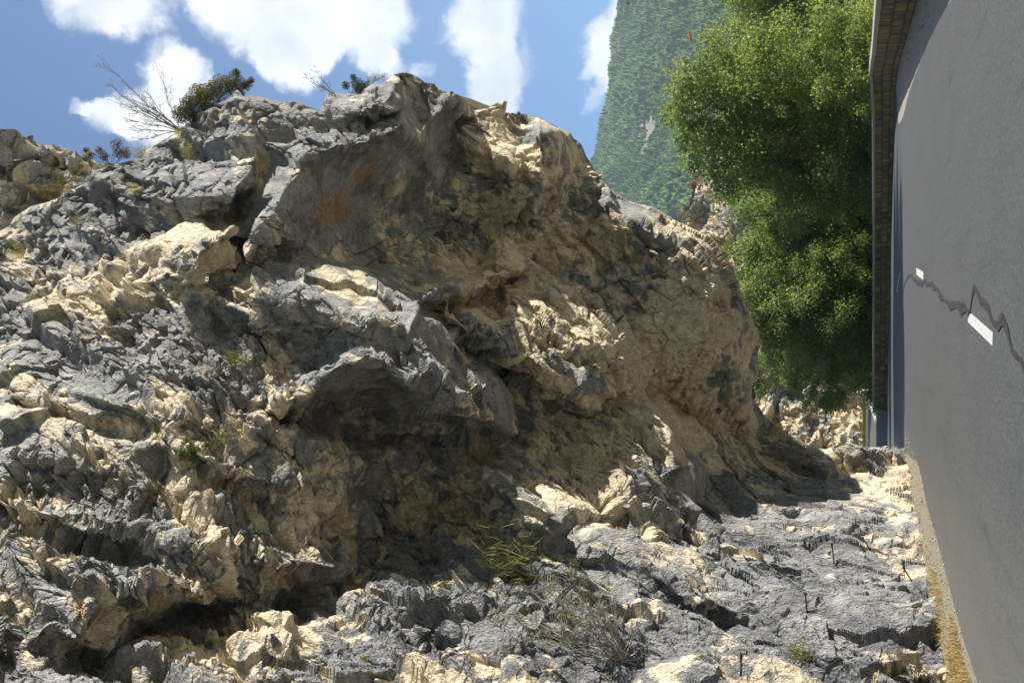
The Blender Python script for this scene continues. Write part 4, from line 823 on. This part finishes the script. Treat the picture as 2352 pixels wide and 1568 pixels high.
for i, (x, y, n, L, sp_, c, lab) in enumerate([
    (433,343,150,.45,.5,ST,'straw-coloured tuft in the pale rock right below the skyline bushes'),
    (424,306,120,.42,.4,ST,'yellowish tuft at the foot of the leafless shrub'),
    (332,352,120,.4,.5,GY,'greyish tuft on the skyline left of the leafless shrub'),
    (312,434,100,.3,.35,ST,'small straw tuft above the rusty crack in the upper rock'),
    (178,515,110,.4,.4,GY,'faded tuft on the upper left slope'),
    (40,588,130,.42,.5,ST,'golden tuft near the left frame edge'),
    (92,690,120,.4,.5,GY,'grey tuft on the gravelly slope near the left edge'),
    (545,832,230,.42,.5,GR,'green and straw tuft growing on the smooth grey plate'),
    (512,1012,260,.42,.55,GY,'wiry greyish tuft right above the bright green leafy clump'),
    (1020,1362,130,.32,.4,GR,'small green tuft on the dark ledge left of the seeding grass'),
    (1180,1440,130,.3,.4,ST,'straw tuft at the lower edge of the scrub'),
    (912,1556,130,.3,.4,ST,'dry tuft at the bottom frame edge'),
    (1862,1512,180,.42,.45,GR,'green and straw tuft low on the rock near the road'),
    (1812,1130,110,.42,.22,((.07,.12,.03), (.14,.19,.06)),'upright green weed in the shaded recess above the road bend'),
    (332,690,60,.28,.3,ST,'faint tuft in the cream rubble slope'),
    (835,1500,170,.07,.18,((.14,.15,.03), (.24,.23,.06)),'moss cushion on the dark rock near the bottom edge'),
    (1284,824,170,.07,.2,((.13,.15,.03), (.24,.23,.06)),'moss cushion in the sunlit cream rock')]):
    tuft('moss_cushion' if 'moss' in lab else 'grass_tuft', (x, y), n, L, sp_, c[0], c[1], lab, i, cat='moss' if 'moss' in lab else 'grass tuft')
tuft('seeding_grass', (1188,1300), 800, .55, 1.1, GR[0], ST[1], 'large grass tuft with tall nodding seed heads on a sunlit ledge', 40, heads=4)
# iron rods
RODM = bark_mat('rusty_iron', (.045, .035, .03), (.09, .06, .045))
for x, y, L, dz, lab in ((1915,1292,.45,.05,'rusty iron rod sticking out of the pale rock, second nearest the road bend'),(1855,1419,.34,.03,'rusty iron rod by the dark hollow, farthest left above the road'),(2008,1258,.4,.26,'thin slanting iron rod nearest the road bend'),(2098,1355,.32,.2,'short slanting iron rod just above the gravel verge')):
    P0, N0 = on_rock(x, y); r_ = empty('iron_rod', tuple(P0), lab, 'iron rod', 'iron rods set in the rock'); tubes('rod', [([(-.3, 0, 0), (0, 0, 0), (L*.5, 0, dz*.5), (L, 0, dz)], .016, .016)], RODM, r_, (0, 0, 0), 8); tubes('head', [([(L-.012, 0, dz), (L+.03, 0, dz)], .032, .03)], RODM, r_, (0, 0, 0), 8)
# ------------------------------------------------------------------ windsock and cables far over the trees
wp = at(1584, 80, 190); ws = empty('windsock', tuple(wp), 'small orange and white windsock showing above the treetops', 'windsock')
def mat_plain(name, c, rough=.7):
    mt, nt, b = newmat(name); k = NB(nt); n = k.noise(k.pos(), 4, 3, .5); nt.links.new(k.mix(k.mapr(n, .3, .7), tuple(v*.85 for v in c), c), b.inputs['Base Color']); b.inputs['Roughness'].default_value = rough; return mt
q = lambda x, y: at(x, y, 190)-wp
tubes('sock', [([q(1586.3, 91), q(1585, 84), q(1584, 78), q(1583, 71)], .26, .1)], mat_plain('orange_cloth', (.75, .20, .08)), ws, (0, 0, 0), 10)
tubes('sock_band', [([q(1589, 107), q(1588.3, 102), q(1587.4, 97)], .18, .24)], mat_plain('white_cloth', (.7, .68, .6)), ws, (0, 0, 0), 10)
tubes('pole', [([q(1589, 107), q(1587, 96), q(1586.3, 91)], .05, .05), ([q(1587, 96), q(1640, 98), q(1760, 98)], .05, .06)], mat_plain('grey_metal', (.3, .3, .3)), ws, (0, 0, 0), 6)
CAB = mat_plain('cable_metal', (.42, .42, .42))
for pts, lab in (([(1578,-80),(1583.8,0),(1590,50),(1596,100),(1606,200)], 'upper of the two overhead cables close together in front of the wooded slope'),
            ([(1583,-80),(1589,0),(1595,50),(1601,100),(1611,200)], 'lower of the two overhead cables close together in front of the wooded slope'),
            ([(1490,-60),(1508,40),(1525,120),(1543,198),(1570,330),(1602,560)], 'long slanting overhead cable crossing the mountain above the large tree')):
    P0 = at(*pts[0], 320); o = tubes('overhead_cable', [([at(x, y, 320) for x, y in pts], .055, .055)], CAB, None, P0, 4); o.location = tuple(P0); tag(o, lab, 'cable', 'overhead cables')

# ------------------------------------------------------------------ stuff on the verge
def near_verge(n, rng, y0, y1, a=0., b=1.):
    yy = rng.uniform(y0, y1, n); L = np.interp(yy, [p[1] for p in foot[::-1]], [p[0] for p in foot[::-1]])-.1; Rr = np.interp(yy, [p[1] for p in rl[::-1]], [p[0] for p in rl[::-1]]); t = a+(b-a)*rng.random(n); return np.stack([L+(Rr-L)*t, yy], 1)
def pebbles():
    rng = np.random.default_rng(5); A = near_verge(1500, rng, 12.5, 40, 0, 1.05); Wp = WALL[(WALL[:, 1] > 24) & (WALL[:, 1] < 58)]; B = Wp[rng.integers(0, len(Wp), 700)]-np.stack([rng.uniform(.1, 1.6, 700), np.zeros(700)], 1)+rng.normal(size=(700, 2))*.2
    Q = np.concatenate([A, B]); V = []; F = []; C = []; ico = [(0, 0, 1), (.9, 0, .3), (.28, .85, .3), (-.72, .53, .3), (-.72, -.53, .3), (.28, -.85, .3), (0, 0, -.6)]
    for (x, y) in Q:
        s = rng.gamma(1.5, .006)+.006; k0 = len(V); a = rng.uniform(0, 6.3); sc3 = rng.uniform(.6, 1.3, 3)*s
        for v in ico: X_, Y_ = v[0]*sc3[0], v[1]*sc3[1]; V.append((x+X_*math.cos(a)-Y_*math.sin(a)+rng.normal()*s*.1, y+X_*math.sin(a)+Y_*math.cos(a), .012+v[2]*sc3[2]*.8+s*.3))
        F += [(k0, k0+1+i, k0+1+(i+1) % 5) for i in range(5)]+[(k0+6, k0+1+(i+1) % 5, k0+1+i) for i in range(5)]
        c = np.array(rng.choice([(.52, .48, .40), (.36, .35, .33), (.60, .56, .48)]) if False else [(.50, .45, .35), (.30, .30, .29), (.62, .58, .50)][rng.integers(0, 3)]); C += [(*(c*rng.uniform(.8, 1.1)), 1)]*7
    return mesh_np('loose_stones', np.array(V), F, stone_mat('pebble_stone', (.4, .4, .4), (.2, .18, .15), .01, 'tone'), False, None, {'tone': ('FLOAT_COLOR', C)})
tag(pebbles(), 'loose pale stones scattered along both road edges', 'loose stones', None, 'stuff')
def dry_grass():
    rng = np.random.default_rng(8); parts_ = [near_verge(4200, rng, 10.5, 17.5, .2, .9), near_verge(1300, rng, 17, 24, 0, .6), near_verge(260, rng, 24, 38, 0, .3)]; Q = np.concatenate(parts_)
    keep = fbm(np.stack([Q[:, 0]*2.2, Q[:, 1]*.9, Q[:, 0]*0], 1), 3, 4) > -.12; Q = Q[keep]; n = len(Q); V = np.zeros((n, 6, 3)); d = rng.normal(size=(n, 3))*.5; d[:, 2] = 1; d /= np.linalg.norm(d, axis=1, keepdims=True); L = rng.uniform(.05, .24, n)[:, None]; s = np.cross(d, rng.normal(size=(n, 3))); s /= np.linalg.norm(s, axis=1, keepdims=True)
    b = np.concatenate([Q, np.full((n, 1), .0)], 1)
    for j, (t, w_) in enumerate(((0, .006), (.55, .0045), (1, .001))):
        p = b+d*L*t+np.array([0, 0, -.3])*L*t*t; V[:, 2*j] = p-s*w_; V[:, 2*j+1] = p+s*w_
    k = np.arange(n)*6; F = np.concatenate([np.stack([k, k+1, k+3, k+2], 1), np.stack([k+2, k+3, k+5, k+4], 1)]); t = rng.random((n, 1)); C = np.array([.36, .245, .10])*(1-t)+np.array([.50, .40, .22])*t; g = rng.random(n) < .12; C[g] = (.13, .16, .04)
    return mesh_np('dry_grass', V.reshape(-1, 3), F, leaf_mat('grass_blade', .3, .7, .15), False, None, {'tone': ('FLOAT_COLOR', np.repeat(np.concatenate([C, np.ones((n, 1))], 1), 6, 0))})
tag(dry_grass(), 'short orange-brown dry grass along the left road edge', 'grass', None, 'stuff')
def bank_grass():
    rng = np.random.default_rng(9); n = 2600; y = rng.uniform(880, 1040, n); P = np.array([at(1985+rng.normal()*1.6, yy, np.interp(yy, [880, 1045], [115, 104.5])) for yy in y])
    t = rng.random((n, 1)); return leaves('grass_edge', P, .2, rng, leaf_mat('grass_blade', .3, .7, .15), None, np.array([.11, .11, .03])*(1-t)+np.array([.24, .22, .07])*t, .3, .2)
tag(bank_grass(), 'strip of olive grass between the climbing road and the pale bank', 'grass', None, 'stuff')

# ------------------------------------------------------------------ air
def haze():
    x0, x1, y0, y1, z0, z1 = -920, 1020, -420, 2350, -20, 1000
    V = [(x, y, z) for z in (z0, z1) for x, y in ((x0, y0), (x1, y0), (x1, y1), (x0, y1))]; F = [(3, 2, 1, 0), (4, 5, 6, 7), (0, 1, 5, 4), (1, 2, 6, 5), (2, 3, 7, 6), (3, 0, 4, 7)]
    mt = bpy.data.materials.new('air'); mt.use_nodes = True; nt = mt.node_tree; nt.nodes.remove(nt.nodes['Principled BSDF']); v = nt.nodes.new('ShaderNodeVolumePrincipled'); v.inputs['Density'].default_value = .00012; v.inputs['Color'].default_value = (.72, .88, .97, 1); v.inputs['Anisotropy'].default_value = .3
    nt.links.new(v.outputs[0], nt.nodes['Material Output'].inputs['Volume']); o = mesh_np('haze', V, F, mt); return o
if HAZE: tag(haze(), 'thin blue haze over the valley', 'haze', None, 'stuff')
